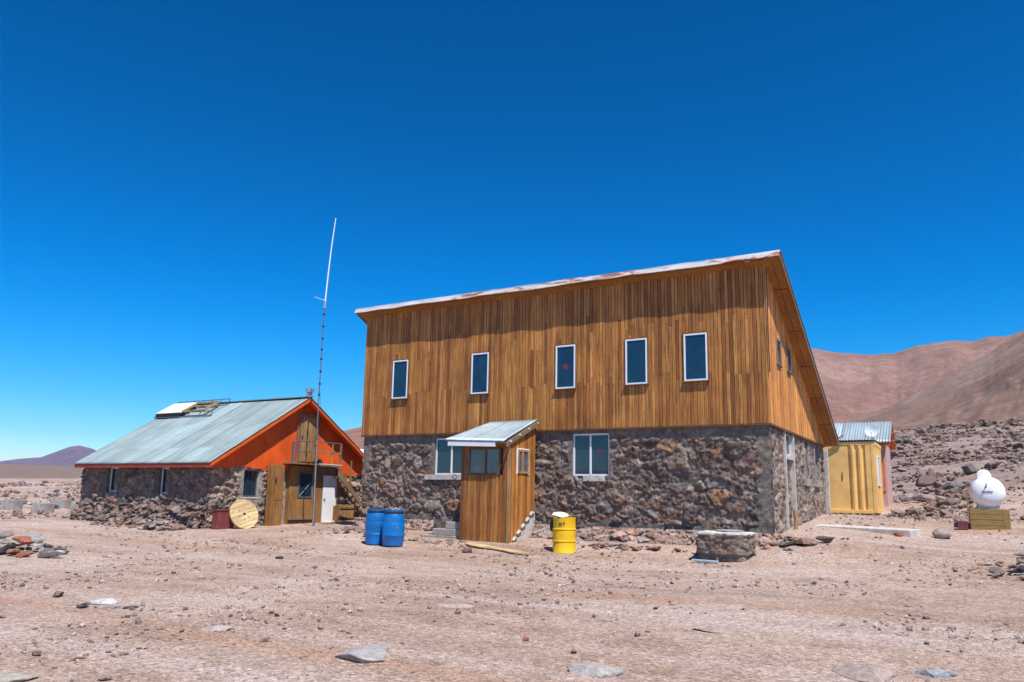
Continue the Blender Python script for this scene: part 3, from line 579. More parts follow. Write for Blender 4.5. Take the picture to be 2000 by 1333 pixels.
corrugated('roof_sheet',roof,(XL-.05,YF-.03,roofz(YF)+T+.03),(XR+.05,YF-.03,roofz(YF)+T+.03),(XR+.05,YB+.1,roofz(YB+.1)+T+.03),(XL-.05,YB+.1,roofz(YB+.1)+T+.03),.076,.011,'mainroof',seed=3,nv=12)
x=XL-.06; r=random.Random(5); n=0
segs=[(-13.39,-10.6),(-10.62,-8.35),(-8.37,-6.1),(-6.12,-3.3),(-3.32,-1.4),(-1.42,.44)]
mb=MB()
for i,(a,b) in enumerate(segs):   # bent sheet flashing, slightly wavy, lapped pieces
    n=24; yo=YF-.034-.006*(i%2); V=[];F=[]
    for k in range(n+1):
        xx=a+(b-a)*k/n; wv=.004*math.sin(xx*2.1)+.006*(vnoise(xx*3,0,0,5)-.5)*2; zt=roofz(YF)+T+.05+wv; zb=roofz(YF)-.005+.02*(vnoise(xx*1.7,2,0,8)-.5)*2
        V+= [(xx,YF+.22,zt-.085),(xx,yo+.02,zt),(xx,yo-.055-.008*math.sin(xx*5),zb),(xx,yo-.03,zb-.012)]
    for k in range(n):
        for j in range(3): F.append((k*4+j,k*4+j+1,(k+1)*4+j+1,(k+1)*4+j))
    mb.add(V,F)
fl=mb.build('flashing','fascia',roof)
sm=fl.modifiers.new('solid','SOLIDIFY'); sm.thickness=.004
mb=MB(); mb.box(-.42,-.30,roofz(YF)-.06,-.28,-.285,roofz(YF)-.03); mb.build('bracket','steel',roof)
# rubble footing below the wall, bedded in mortar
def footing(u0,u1,seed):
    return stone_panel('stone_footing',B,(u0,-.02,0),(1,0,0),u1-u0,.0,.74,(0,-1,0),res=.022,cu=.34,cv=.13,amp=.12,seed=seed,pal=np.array([(.36,.22,.17),(.30,.17,.13),(.42,.28,.22),(.25,.16,.13),(.38,.30,.27)]),mort=(.33,.28,.25),lean=.85,warp=.10,small=.35,mfrac=.2)
footing(-13.1,-9.9,21); footing(-6.5,.25,24)
fixparent(B)

# ================================================================== ENTRANCE PORCH
P=thing('entrance_porch','tall narrow boarded porch with zinc lean-to roof against the stone wall','porch',(-7.3,-.7,.15)) 
px0,px1,py=-8.10,-6.55,-1.46
cladding('cladding',P,(px0,py,0),(1,0,0),(0,-1,0),px1-px0,.13,lambda u:2.93,seed=31,bw=(.095,.125),joints=(),bright=.92,holes=[(.26,1.30,2.06,2.80)])
def pz(y): return 2.90+(y+1.72)*.43
cladding('cladding',P,(px1,py,0),(0,1,0),(1,0,0),1.40,.1,lambda u:pz(py+u)-.02,seed=33,bw=(.09,.12),joints=(),bright=1.05,zbot=lambda u:.12+max(0,math.floor(u/.235))*.165,holes=[(.38,1.0,2.12,2.78)])
cladding('cladding',P,(px0,-.06,0),(0,-1,0),(-1,0,0),.45,.6,lambda u:pz(-.06-u)-.02,seed=35,bw=(.09,.12),joints=())
mb=MB(); mb.box(px0+.02,py+.005,2.82,px1-.02,py+.05,2.9); mb.box(px0+.02,py+.005,.2,px0+.1,py+.08,2.8); mb.box(px1-.1,py+.005,.2,px1-.01,py+.08,2.8); mb.box(px0+.02,py+.06,.1,px0+.06,-.5,2.1)
mb.build('post','wood_dark',P)
mb=MB(); mb.box(px1-.035,py-.045,.16,px1+.042,py+.012,2.88); mb.build('corner_post','wood_pale',P)
mb=MB(); mb.hexa([(px0+.1,py+.12,1.9),(px1-.1,py+.12,1.9),(px1-.1,-.1,1.9),(px0+.1,-.1,1.9),(px0+.1,py+.12,2.0),(px1-.1,py+.12,2.0),(px1-.1,-.1,2.0),(px0+.1,-.1,2.0)]); mb.box(px0+.12,-.14,.5,px1-.12,-.1,3.2); mb.build('inner_lining','wood_dark',P)
window(P,(px0+.26,py-.012,0),(1,0,0),(0,-1,0),1.04,.74,2.06,fw=.05,mull=(.56,),mat='wood_dark',glass='glass_dusty',proud=.04)
window(P,(px1+.012,py+.38,0),(0,1,0),(1,0,0),.62,.66,2.12,fw=.06,mull=(.27,),mat='wood_pale',glass='glass_dusty',proud=.045,trim='siding')
prf=MB(); FL,FR,BR,BL=(-8.40,-1.72,2.955),(-6.56,-1.72,2.885),(-6.47,-.06,3.60),(-8.08,-.06,3.56)
prf.hexa([FL,FR,BR,BL]+[(a,b,c+.05) for a,b,c in (FL,FR,BR,BL)]); pr=prf.build('roof','wood_grey',P)
up=lambda p,d:(p[0],p[1],p[2]+d)
corrugated('roof_sheet',pr,up((-8.50,-1.78,2.945),.075),up((-6.53,-1.78,2.87),.075),up((-6.44,-.05,3.61),.075),up((-8.10,-.05,3.57),.075),.075,.019,'porchroof',seed=7,nv=8)
mb=MB(); mb.hexa([(-8.38,-1.765,2.86),(-6.83,-1.765,2.81),(-6.83,-1.735,2.81),(-8.38,-1.735,2.86),(-8.38,-1.765,2.985),(-6.83,-1.765,2.935),(-6.83,-1.735,2.935),(-8.38,-1.735,2.985)]); mb.build('eave_board','white',pr)
mb=MB(); mb.hexa([(-6.50,-1.74,2.80),(-6.46,-1.74,2.80),(-6.43,-.07,3.50),(-6.47,-.07,3.50),(-6.50,-1.74,2.93),(-6.46,-1.74,2.93),(-6.43,-.07,3.64),(-6.47,-.07,3.64)]); mb.build('rake_board','wood_grey',pr)
for k in range(4): y=-1.62+k*.5; z=2.90+(y+1.74)*.42; MB().box(-6.455,y,z-.01,-6.42,y+.04,z+.03).build('bolt','whitepaint',pr)
# concrete plinth of the steps, saw toothed under the boards
mb=MB()
for k in range(6):
    y=py+.02+k*.235; z=.16+k*.165; mb.hexa([(px1-.25,y,0),(px1+.03,y,0),(px1+.03,y+.237,0),(px1-.25,y+.237,0),(px1-.25,y,z),(px1+.035,y-.01,z),(px1+.03,y+.237,z+.10),(px1-.25,y+.237,z+.10)])
mb.build('plinth','concrete_pale',P,bevel=.012)
mb=MB()
for k in range(6):
    y=py+.0+k*.235; z=.20+k*.165; mb.tube([(px1+.045,y-.06,z-.04),(px1+.05,y+.02,z+.03),(px1+.045,y+.15,z+.02)],[.03,.05,.03],7)
mb.build('mortar_lump','concrete_pale',P,smooth=True)
st=MB(); st.box(-9.55,-1.35,0,-8.12,-.35,.37); st.box(-9.12,-1.32,.37,-8.12,-.35,.56); st.box(-8.70,-1.30,.56,-8.12,-.35,.76); st.build('steps','concrete',P,bevel=.015)
fixparent(P)

# ================================================================== STONE HOUSE WITH ORANGE GABLE
GX=-17.16; HX0=-24.15; HY0=-2.63; HY1=5.10; EZ=2.335; RZ=4.896; RY=-2.933+4.161; EY0,EY1=-2.933,5.389; RXR,RXL=-16.776,-24.24
Hh=thing('stone_house','low stone house with orange gable and pale corrugated metal roof','house',(-20.6,1.2,.4))
def gz(y): return RZ-abs(y-RY)*(RZ-EZ)/4.161
MORT=(.20,.18,.16)
stone_panel('stone_wall',Hh,(HX0,HY0,0),(1,0,0),GX-HX0+.07,.1,2.40,(0,-1,0),holes=[(1.50,2.14,1.40,2.27),(4.42,4.99,1.36,2.25)],res=.032,cu=.36,cv=.27,amp=.08,seed=41,pal=ST_DARK*1.1,mort=(.15,.125,.11),plaster=[(1.3,1.5,1.2,2.4,.05),(2.14,2.3,1.2,2.4,.05),(4.25,4.42,1.2,2.4,.05),(4.99,5.2,1.2,2.4,.05)])
stone_panel('stone_wall',Hh,(GX,HY0-.07,0),(0,1,0),HY1-HY0,.15,2.36,(1,0,0),holes=[(1.45,2.11,1.31,2.22),(3.42,5.92,.15,2.36)],res=.030,cu=.30,cv=.20,amp=.09,seed=44,pal=ST_TAN,mort=(.34,.30,.26),plaster=[(1.27,1.45,1.15,2.36,.03),(2.11,2.27,1.15,2.36,.03),(1.27,2.27,1.1,1.31,.03),(3.2,3.49,.1,2.36,.04)])
mb=MB(); mb.box(HX0+.05,HY0+.25,.1,GX-.25,HY1-.02,2.33); mb.build('inner_wall','concrete',Hh)
mb=MB(); mb.box(HX0,HY0+.02,.1,HX0+.04,HY1,2.33); mb.box(HX0,HY1-.018,.1,GX-.02,HY1,2.33); mb.build('rendered_wall','concrete',Hh)
# orange gable sheets
mb=MB(); r=random.Random(4); y=EY0+.1
while y<EY1-.1:
    w=min(r.uniform(.55,.62),EY1-.1-y); a,b=y+.004,y+w-.004; k=r.uniform(.86,1.08)
    for (p,q) in ([(a,b)] if not (a<RY<b) else [(a,RY),(RY,b)]):
        d=r.uniform(.0,.012)
        zl,zr=gz(p)-.03,gz(q)-.03; zb=2.27+.05*math.sin(y*3)-(.05 if y>2 else 0)
        if min(zl,zr)<zb: zl=max(zl,zb+.002); zr=max(zr,zb+.002)
        mb.hexa([(GX-.05,p,zb),(GX+.07+d,p,zb),(GX+.07+d,q,zb),(GX-.05,q,zb),(GX-.05,p,zl),(GX+.07+d,p,zl),(GX+.07+d,q,zr),(GX-.05,q,zr)])
    y+=w
mb.build('gable_sheeting','orange',Hh)
mb=MB(); mb.add([(HX0+.02,EY0+.2,2.3),(HX0+.02,EY1-.2,2.3),(HX0+.02,RY,RZ-.1)],[(0,1,2)]); mb.add([(HX0-.02,EY0+.2,2.3),(HX0-.02,EY1-.2,2.3),(HX0-.02,RY,RZ-.1)],[(0,2,1)]); mb.build('rear_gable','orange',Hh)
# roof
mb=MB(); 
for (ya,yb,za,zb) in ((EY0,RY,EZ,RZ),(EY1,RY,EZ,RZ)):
    mb.hexa([(RXL,ya,za-.01),(RXR,ya,za-.01),(RXR,yb,zb-.01),(RXL,yb,zb-.01),(RXL,ya,za+.05),(RXR,ya,za+.05),(RXR,yb,zb+.05),(RXL,yb,zb+.05)])
hr=mb.build('roof','redtrim',Hh)
for sgn,ya in ((0,EY0),(1,EY1)):
    k=1.0; dy=(-.06 if not sgn else .06); dz=-.037
    corrugated('roof_sheet',hr,(RXL-.05,RY,RZ+.085),(RXR+.03,RY,RZ+.085),(RXR+.03,ya+dy,EZ+.085+dz),(RXL-.05,ya+dy,EZ+.085+dz),.10,.012,'houseroof',seed=11+sgn,nv=26,sheet=.82,lap=1.92)
mb=MB(); mb.bar((RXL-.06,RY,RZ+.11),(RXR+.04,RY,RZ+.11),.26,.03); mb.build('ridge_cap','houseroof',hr)
mb=MB(); mb.box(RXL,EY0-.035,EZ-.10,RXR,EY0-.004,EZ+.045); mb.build('eave_board','redtrim',hr)
for s,ya in ((0,EY0),(1,EY1)):
    mb=MB(); mb.hexa([(RXR+.002,ya,EZ-.07),(RXR+.03,ya,EZ-.07),(RXR+.03,RY,RZ-.07),(RXR+.002,RY,RZ-.07),(RXR+.002,ya,EZ+.035),(RXR+.03,ya,EZ+.035),(RXR+.03,RY,RZ+.035),(RXR+.002,RY,RZ+.035)]); mb.build('rake_board','orange_trim',hr)
    mb=MB(); mb.hexa([(RXR-.27,ya,EZ-.03),(RXR-.01,ya,EZ-.03),(RXR-.01,RY,RZ-.03),(RXR-.27,RY,RZ-.03),(RXR-.27,ya,EZ-.012),(RXR-.01,ya,EZ-.012),(RXR-.01,RY,RZ-.012),(RXR-.27,RY,RZ-.012)]); mb.build('soffit','orange',hr)
mb=MB(); mb.tube([(-17.25,1.65,4.55),(-17.25,1.65,5.02),(-17.25,1.65,5.03),(-17.25,1.65,5.14),(-17.25,1.65,5.15),(-17.25,1.65,5.24),(-17.25,1.65,5.25),(-17.25,1.65,5.40)],[.085,.085,.13,.13,.09,.09,.155,.155],14); mb.build('chimney','steel',hr)
# windows
for (x0,z,w,h) in ((HX0+1.50,1.40,.64,.87),(HX0+4.42,1.36,.57,.89)):
    mb=MB(); mb.box(x0-.06,HY0-.01,z-.06,x0,HY0+.24,z+h+.04); mb.box(x0+w,HY0-.01,z-.06,x0+w+.06,HY0+.24,z+h+.04); mb.box(x0,HY0-.005,z-.06,x0+w,HY0+.24,z-.003); mb.build('window_reveal','mortar',Hh)
    window(Hh,(x0,HY0+.12,0),(1,0,0),(0,-1,0),w,h,z,fw=.05,proud=.03)
y0=HY0+1.38
mb=MB(); mb.box(GX-.24,y0-.07,1.24,GX+.015,y0,2.27); mb.box(GX-.24,y0+.66,1.24,GX+.015,y0+.73,2.27); mb.box(GX-.24,y0,1.24,GX+.02,y0+.66,1.307); mb.build('window_reveal','concrete_pale',Hh)
window(Hh,(GX-.10,y0,0),(0,1,0),(1,0,0),.66,.91,1.31,fw=.04,mat='greysteel',proud=.03,sill=(-.1,.76,.06,.14))
# upper door in the gable
mb=MB()
for k in range(4): mb.box(GX+.08,1.14+k*.19,2.62,GX+.125,1.14+k*.19+.184,4.30-(.02*(k%2)))
ud=mb.build('upper_door','wood_pale',Hh)
mb=MB(); mb.box(GX+.08,1.06,2.6,GX+.15,1.135,4.40); mb.box(GX+.08,1.91,2.6,GX+.15,1.99,4.40); mb.box(GX+.08,1.137,4.31,GX+.15,1.908,4.40); mb.build('door_frame','wood_grey',ud)
mb=MB(); mb.box(GX+.126,1.18,3.42,GX+.15,1.21,3.56); mb.build('handle','black',ud)
# vestibule under the balcony
VX=GX+.20
mb=MB(); mb.box(VX-.3,.66,.35,VX,.70,2.44)
mb.box(VX-.035,.702,.62,VX,1.06,2.44); mb.box(VX-.035,1.06,.62,VX,1.80,1.30); mb.box(VX-.035,1.06,2.24,VX,1.80,2.44); mb.box(VX-.035,1.80,.40,VX,1.84,2.44); mb.box(VX-.035,1.842,.40,VX,2.32,2.40); mb.box(VX-.035,2.321,2.24,VX,3.10,2.42); mb.box(VX-.3,3.20,.4,VX,3.24,2.42)
ve=mb.build('vestibule','wood_gold',Hh)
mb=MB(); mb.box(VX+.001,.66,.52,VX+.08,1.84,.62); ve_t=mb.build('threshold','wood_grey',ve)
mb=MB(); mb.box(VX-.03,.68,.36,VX+.03,1.84,.518); mb.build('base_board','wood_dark',ve)
mb=MB(); mb.box(VX-.03,3.08,.40,VX+.06,3.26,2.40); mb.build('door_post','wood_grey',ve)
fr=window(Hh,(VX-.02,1.08,0),(0,1,0),(1,0,0),.70,.93,1.30,fw=.045,mat='greysteel',proud=.045)
mb=MB(); mb.bar((VX+.03,1.13,1.34),(VX+.03,1.74,1.92),.02,.02); mb.build('brace','steel',fr)
mb=MB(); mb.box(VX-.03,2.36,.40,VX+.012,3.07,2.15); dr=mb.build('door','whitepaint',Hh,bevel=.006); dr['label']='white painted door'
mb=MB(); mb.box(VX-.025,2.36,2.155,VX+.008,3.07,2.235); mb.build('transom','greysteel',dr)
mb=MB(); mb.box(VX+.012,2.40,1.24,VX+.05,2.46,1.27); mb.build('handle','black',dr)
# balcony
BZ=2.50; BX=GX+.52
mb=MB(); mb.box(GX+.05,.40,BZ,BX+.03,1.75,BZ+.05); mb.box(GX+.05,1.755,BZ-.03,BX+.03,2.95,BZ+.035); bal=mb.build('balcony','wood_grey',Hh)
mb=MB(); mb.box(BX-.30,1.75,BZ-.28,BX-.24,2.94,BZ-.035); mb.build('beam','wood_grey',bal)
mb=MB(); mb.box(BX-.04,1.75,BZ+.037,BX+.035,2.96,BZ+.06); mb.build('edge_strip','whitepaint',bal)
for (y,zt) in ((.44,3.28),(2.90,3.36)):
    mb=MB(); mb.box(BX-.06,y-.035,BZ+.06,BX,y+.035,zt); mb.build('post','wood_grey' if y>1 else 'greysteel',bal)
mb=MB(); mb.box(BX-.05,2.42,BZ+.06,BX-.01,2.47,3.34); mb.build('baluster','wood_pale',bal)
mb=MB(); mb.box(BX-.05,1.62,2.95,BX-.01,2.865,3.03); mb.build('timber_rail','wood_pale',bal)
mb=MB(); mb.tube([(BX-.02,.44,3.31),(BX-.02,1.6,3.36),(BX-.02,2.9,3.37)],.016,8); mb.build('hand_rail','greysteel',bal)
mb=MB(); mb.tube([(BX-.02,.44,2.95),(BX-.02,1.6,2.98)],.014,8); mb.build('steel_rail','greysteel',bal)
mb=MB(); mb.tube([(BX-.02,.60,BZ+.05),(BX-.02,.60,3.30)],.012,6); mb.build('steel_baluster','greysteel',bal)
mb=MB(); mb.tube([(GX+.14,.95,BZ+.06),(GX+.14,.95,4.0)],.018,8); mb.build('steel_pole','greysteel',bal)
# staircase running down to the right
for xx in (BX+.02,GX+.16):
    mb=MB(); mb.hexa([(xx-.02,2.78,2.12),(xx+.025,2.78,2.12),(xx+.025,4.95,.32),(xx-.02,4.95,.32),(xx-.02,2.78,2.36),(xx+.025,2.78,2.36),(xx+.025,4.95,.56),(xx-.02,4.95,.56)]); mb.build('stringer','wood_grey',Hh)
for k in range(9):
    t=(k+.5)/9; y=2.86+t*1.95; z=2.16-t*1.68; mb=MB(); mb.box(GX+.19,y-.13,z,BX-.01,y+.13,z+.05); mb.build('stair_tread','wood_pale',Hh)
mb=MB(); mb.box(BX-.0,3.45,1.70,BX+.04,3.50,2.75); mb.build('stair_post','wood_gold',Hh)
mb=MB(); mb.box(GX+.11,2.95,1.3,GX+.13,3.72,2.26); mb.build('backing_panel','wood_gold',Hh)
# rough stone footing along the long wall
stone_panel('stone_footing',Hh,(HX0-.05,HY0-.02,0),(1,0,0),7.1,.05,1.02,(0,-1,0),res=.03,cu=.26,cv=.20,amp=.20,seed=47,pal=np.array([(.26,.18,.15),(.20,.14,.12),(.32,.23,.19),(.24,.15,.12)]),mort=(.14,.11,.095),lean=.42,small=.5,mfrac=.3)
fixparent(Hh)

# ================================================================== OBJECTS
# radio antenna in front of the stone house
A=thing('radio_antenna','tall thin grey mast with a white whip in front of the orange gable','antenna',(-15.6,.58,.35))
mb=MB(); mb.tube([(-15.6,.60,.30),(-15.6,.53,1.6),(-15.6,.50,2.96),(-15.6,.47,4.6),(-15.6,.475,6.4),(-15.6,.49,8.15)],[.040,.036,.030,.022,.021,.020],10); mb.build('mast','greysteel',A,smooth=True)
mb=MB(); mb.tube([(-15.57,.53,.45),(-15.57,.48,3.3)],.018,6); mb.build('guy_pipe','steel',A)
for z in (4.9,5.3,5.75,6.2,6.55,6.95,7.4,7.85,3.1,1.9):
    MB().tube([(-15.6,.478,z),(-15.6,.478,z+.05)],.042,8).build('clamp','black',A)
for (gx,gy) in ((-17.1,2.2),(-17.1,-.6)): MB().tube([(-15.6,.478,5.2),(gx,gy,gz(gy)+.1)],.005,4).build('guy_wire','greysteel',A)
mb=MB(); mb.tube([(-15.6,.49,8.1),(-15.6,.50,8.36)],.05,10); mb.build('antenna_base','steel',A,smooth=True)
mb=MB(); mb.tube([(-15.6,.50,8.36),(-15.6,.57,9.4),(-15.6,.66,10.5),(-15.6,.79,11.62)],[.026,.024,.019,.015],8); mb.build('whip','white',A,smooth=True)
mb=MB(); mb.tube([(-15.60,.48,8.38),(-15.6,-.02,8.40)],.012,6); mb.build('radial','white',A)
fixparent(A)
# tall wooden locker
L=thing('tool_locker','tall narrow plywood locker standing against the stone gable wall','locker',(-16.9,-.2,.33))
MB().box(-16.98,-.38,.30,-16.73,.15,2.42).build('carcass','wood_gold',L,bevel=.008)
MB().box(-16.728,-.29,1.22,-16.70,.14,2.44).build('door','wood_gold',L,bevel=.004)
MB().box(-16.728,-.29,.31,-16.70,.14,1.20).build('door','wood_gold',L,bevel=.004)
MB().box(-16.728,-.375,.31,-16.705,-.30,2.43).build('door','wood_gold',L,bevel=.004)
MB().box(-16.70,-.26,1.80,-16.67,-.22,1.98).build('handle','black',L)
fixparent(L)
# round cable drum cheek leaning on the wall
D=MB(); D.tube([(0,0,-.03),(0,0,.03)],.50,44); d=D.build('disc','spool',None); 
Dt=thing('cable_drum_disc','round pale wooden cable drum cheek leaning against the stone wall','cable drum',(-16.42,-1.76,.76))
d.parent=Dt; d.rotation_euler=(0,0,.3)
for k in range(-4,5):
    pass
mb=MB()
for k in range(7):
    yy=-.42+k*.14; hw=math.sqrt(max(.01,.49**2-yy**2)); mb=MB(); mb.box(-hw,yy-.003,.0305,hw,yy+.003,.0325); o=mb.build('plank_joint','wood_grey',Dt); o.rotation_euler=(0,0,.3)
MB().tube([(0,0,-.04),(0,0,.036)],.045,14).build('bore','dark',Dt)
for k in range(6):
    a=k/6*6.283+.4; MB().tube([(.2*math.cos(a),.2*math.sin(a),.0),(.2*math.cos(a),.2*math.sin(a),.04)],.014,8).build('bolt','black',Dt)
Dt.rotation_euler=Vector((.93,-.18,.36)).to_track_quat('Z','Y').to_euler()
Q=thing('metal_sheet','dull maroon metal sheet box standing left of the cable drum cheek','metal box',(-16.55,-2.38,.25))
MB().box(-16.85,-2.66,.22,-16.58,-2.0,.90).build('panel','maroon',Q,bevel=.01)
MB().box(-16.86,-2.68,.86,-16.56,-1.98,.905).build('lid','maroon',Q,bevel=.006); fixparent(Q)
Q=thing('wooden_crate','upright crate of pale boards under the wooden staircase','crate',(-16.25,2.95,.45))
for k in range(5): MB().box(-16.27,2.56+k*.155,.47,-16.245,2.56+k*.155+.148,1.08-.02*(k%2)).build('slat','wood_pale',Q)
MB().box(-16.6,2.57,.47,-16.275,3.32,1.02).build('box','wood_gold',Q); MB().box(-16.24,2.56,.55,-16.22,3.34,.61).build('batten','wood_gold',Q); MB().box(-16.24,2.56,.92,-16.22,3.34,.98).build('batten','wood_gold',Q)
fixparent(Q)
mb=MB(); mb.lathe([(.02,0),(.14,.02),(.17,.12),(.13,.24),(.05,.30),(.02,.30)],14,fn=lambda x,y,z,a:(x*(1+.2*math.sin(3*a)),y*(1+.15*math.cos(2*a)),z)); o=mb.build('rubbish_bag','black',None,smooth=True); o.location=(-16.42,2.78,1.06); tag(o,'dark plastic bag lying on the pale wooden crate','bag')
mb=MB(); mb.lathe([(.02,0),(.12,.01),(.15,.08),(.10,.17),(.03,.20)],14,fn=lambda x,y,z,a:(x*(1+.25*math.sin(2*a)),y*1.2,z)); o=mb.build('bundle','black',None,smooth=True); o.location=(-16.9,1.95,2.55); tag(o,'dark bundle lying on the balcony floor beside its railing','bundle')

# items on the stone house roof
def rp(x,y,d=0): return (x,y,gz(y)+.10+d)
Q=thing('roof_rack','low grey metal rack along the ridge of the pale roof','rack',rp(-22.6,1.0))
for dz,y in ((.02,.98),(.20,1.10)): MB().bar(rp(-24.2,y,dz),rp(-21.0,y,dz),.03).build('rail','greysteel',Q)
for k in range(7): x=-24.2+3.2*k/6; MB().bar(rp(x,.98,.02),rp(x,1.10,.20),.025).build('upright','greysteel',Q)
fixparent(Q)
Q=thing('roof_rack','low grey metal rack holding the pale panel on the roof slope','rack',rp(-22.6,.3))
MB().bar(rp(-24.3,.12,.06),rp(-20.9,.12,.03),.03).build('rail','greysteel',Q); MB().bar(rp(-24.3,.22,.17),rp(-20.9,.22,.17),.03).build('rail','greysteel',Q)
for k in range(6): x=-24.3+3.4*k/5; MB().bar(rp(x,.12,.03),rp(x,.22,.17),.025).build('upright','greysteel',Q)
fixparent(Q)
Q=thing('solar_panel','white panel lying on the rack near the far roof end','panel',rp(-23.6,.5))
mb=MB(); mb.hexa([rp(-24.25,.15,.17),rp(-22.75,.15,.17),rp(-22.75,.92,.17),rp(-24.25,.92,.17),rp(-24.25,.15,.23),rp(-22.75,.15,.23),rp(-22.75,.92,.23),rp(-24.25,.92,.23)]); mb.build('sheet','whitepaint',Q)
mb=MB(); mb.hexa([rp(-24.25,.13,.05),rp(-22.75,.13,.05),rp(-22.75,.16,.05),rp(-24.25,.16,.05),rp(-24.25,.13,.21),rp(-22.75,.13,.21),rp(-22.75,.16,.21),rp(-24.25,.16,.21)]); mb.build('edge','dark',Q); fixparent(Q)
Q=thing('timber_rectangle','empty yellow timber frame lying on the roof beside the white panel','timber',rp(-22.1,.5))
for (a,b) in (((-22.65,.2),(-21.4,.2)),((-22.65,.85),(-21.4,.85)),((-22.65,.2),(-22.65,.85)),((-21.4,.2),(-21.4,.85))): MB().bar(rp(*a,.22),rp(*b,.22),.10,.07).build('timber','wood_pale',Q)
fixparent(Q)

# blue barrels
def barrel(label,x,y,z,rz,hgt=.94,dent=0):
    q=thing('plastic_barrel',label,'barrel',(x,y,z),rz,'blue plastic barrels by the stone wall')
    prof=[(.24,0),(.262,.02),(.275,.10),(.29,.26),(.296,.27),(.296,.29),(.29,.30),(.296,.46),(.292,.60),(.286,.61),(.286,.63),(.288,.65),(.275,.76),(.25,.84),(.24,.86),(.245,.87),(.25,.90),(.25,hgt),(.235,hgt),(.23,.72),(.02,.70)]
    fn=lambda X,Y,Z,a:(X*(1-dent*max(0,math.cos(a+1.2))*math.exp(-((Z-.35)/.22)**2)),Y*(1-dent*max(0,math.cos(a+1.2))*math.exp(-((Z-.35)/.22)**2)),Z)
    MB().lathe(prof,40,fn=fn).build('body','blue',q,smooth=True)
    MB().lathe([(.252,.845),(.262,.85),(.262,.89),(.252,.895)],40).build('rim_band','black',q,smooth=True)
    return q
b1=barrel('blue plastic barrel with brown scrap on top, left of the pair',-9.78,-3.00,.155,.3,dent=.16)
b2=barrel('blue plastic barrel with pale stones on top, right of the pair',-9.10,-3.10,.15,1.2,hgt=.94)
def heap(name,mat,x,y,z,n,r0,sz,seed,label,cat,cols=None):
    r=random.Random(seed); mb=MB()
    V=[];F=[];C=[]
    for k in range(n):
        v=rockv(1,seed*100+k,(sz*r.uniform(.6,1.3),sz*r.uniform(.5,1),sz*r.uniform(.3,.6)),8); a=r.uniform(0,6.28); d=r0*math.sqrt(r.random()); v=v+np.array([d*math.cos(a),d*math.sin(a),r.uniform(0,.06)]); F.append(ico(1)[1]+len(V)*len(v)); V.append(v); C.append(np.repeat([cols[k%len(cols)]],len(v),0))
    o=rawmesh(name,np.concatenate(V),np.concatenate(F),np.concatenate(C),'rock',smooth=False); o.location=(x,y,z); return tag(o,label,cat,kind='stuff')
heap('scrap',None,-9.78,-3.0,1.06,16,.15,.075,3,'brown scrap heaped in the mouth of the left blue barrel','scrap',cols=[(.20,.10,.05),(.30,.2,.12),(.12,.07,.05)])
heap('stones',None,-9.10,-3.1,1.07,12,.13,.085,4,'pale stones heaped in the mouth of the right blue barrel','stones',cols=[(.42,.36,.30),(.30,.26,.22)])
# yellow oil drum
Q=thing('oil_drum','dented yellow steel drum with open top standing before the stone wall','drum',(-4.72,-1.80,.13))
prof=[(.28,0),(.292,.0),(.292,.02),(.285,.03),(.285,.275),(.297,.285),(.297,.305),(.285,.315),(.285,.565),(.297,.575),(.297,.595),(.285,.605),(.285,.84),(.292,.86),(.292,.875),(.278,.875),(.275,.55),(.02,.54)]
MB().lathe(prof,48,fn=lambda X,Y,Z,a:(X*(1-.05*max(0,math.cos(a+2.2))*(Z>.6)),Y,Z-(.05*math.exp(-((a-4.6)/.22)**2) if Z>.83 else 0))).build('body','yellow',Q,smooth=True)
r=random.Random(2)
for k,(a,z,w,h) in enumerate(((4.70,.70,.012,.075),(4.74,.735,.035,.012),(4.745,.700,.03,.012),(4.75,.665,.04,.012),(4.80,.715,.012,.05),(4.88,.70,.012,.08),(4.92,.735,.02,.012),(4.94,.70,.012,.07),(5.10,.74,.014,.06),(5.14,.70,.014,.06),(5.18,.74,.014,.06))):
    px,py_=.288*math.cos(a),.288*math.sin(a); t=(-math.sin(a),math.cos(a)); m_=MB(); m_.bar((px-t[0]*w/2,py_-t[1]*w/2,z),(px+t[0]*w/2,py_+t[1]*w/2,z),.006,h); o=m_.build('lettering','ink',Q)
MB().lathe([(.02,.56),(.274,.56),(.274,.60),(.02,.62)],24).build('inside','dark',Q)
mb=MB(); mb.lathe([(.02,.02),(.13,0),(.17,.06),(.12,.11),(.03,.13)],18,fn=lambda X,Y,Z,a:(X*(1.25+.25*math.sin(3*a+1)),Y*(1+.2*math.cos(2*a)),Z+.03*math.sin(2*a))); o=mb.build('sack','cloth',None,smooth=True); o.location=(-4.86,-1.80,.975); tag(o,'pale crumpled sack draped over the rim of the yellow drum','sack')
mb=MB(); mb.lathe([(.02,0),(.09,.04),(.11,.16),(.08,.30),(.02,.33)],14,fn=lambda X,Y,Z,a:(X,Y*(1+.25*math.sin(2*a)),Z)); o=mb.build('rubbish_bag','black',None,smooth=True); o.location=(-5.08,-1.66,.62); tag(o,'black bag hanging at the left side of the yellow drum','bag')
mb=MB(); mb.tube([(-4.4,-1.0,.22),(-3.55,-.92,.20)],.045,12); tag(mb.build('pipe','greypipe',None,smooth=True),'short grey pipe on the ground right of the yellow drum','pipe')
mb=MB(); mb.tube([(-5.6,-1.25,.20),(-5.0,-1.18,.21)],.035,12); tag(mb.build('pipe','hose',None,smooth=True),'pale blue pipe on the ground left of the yellow drum','pipe')
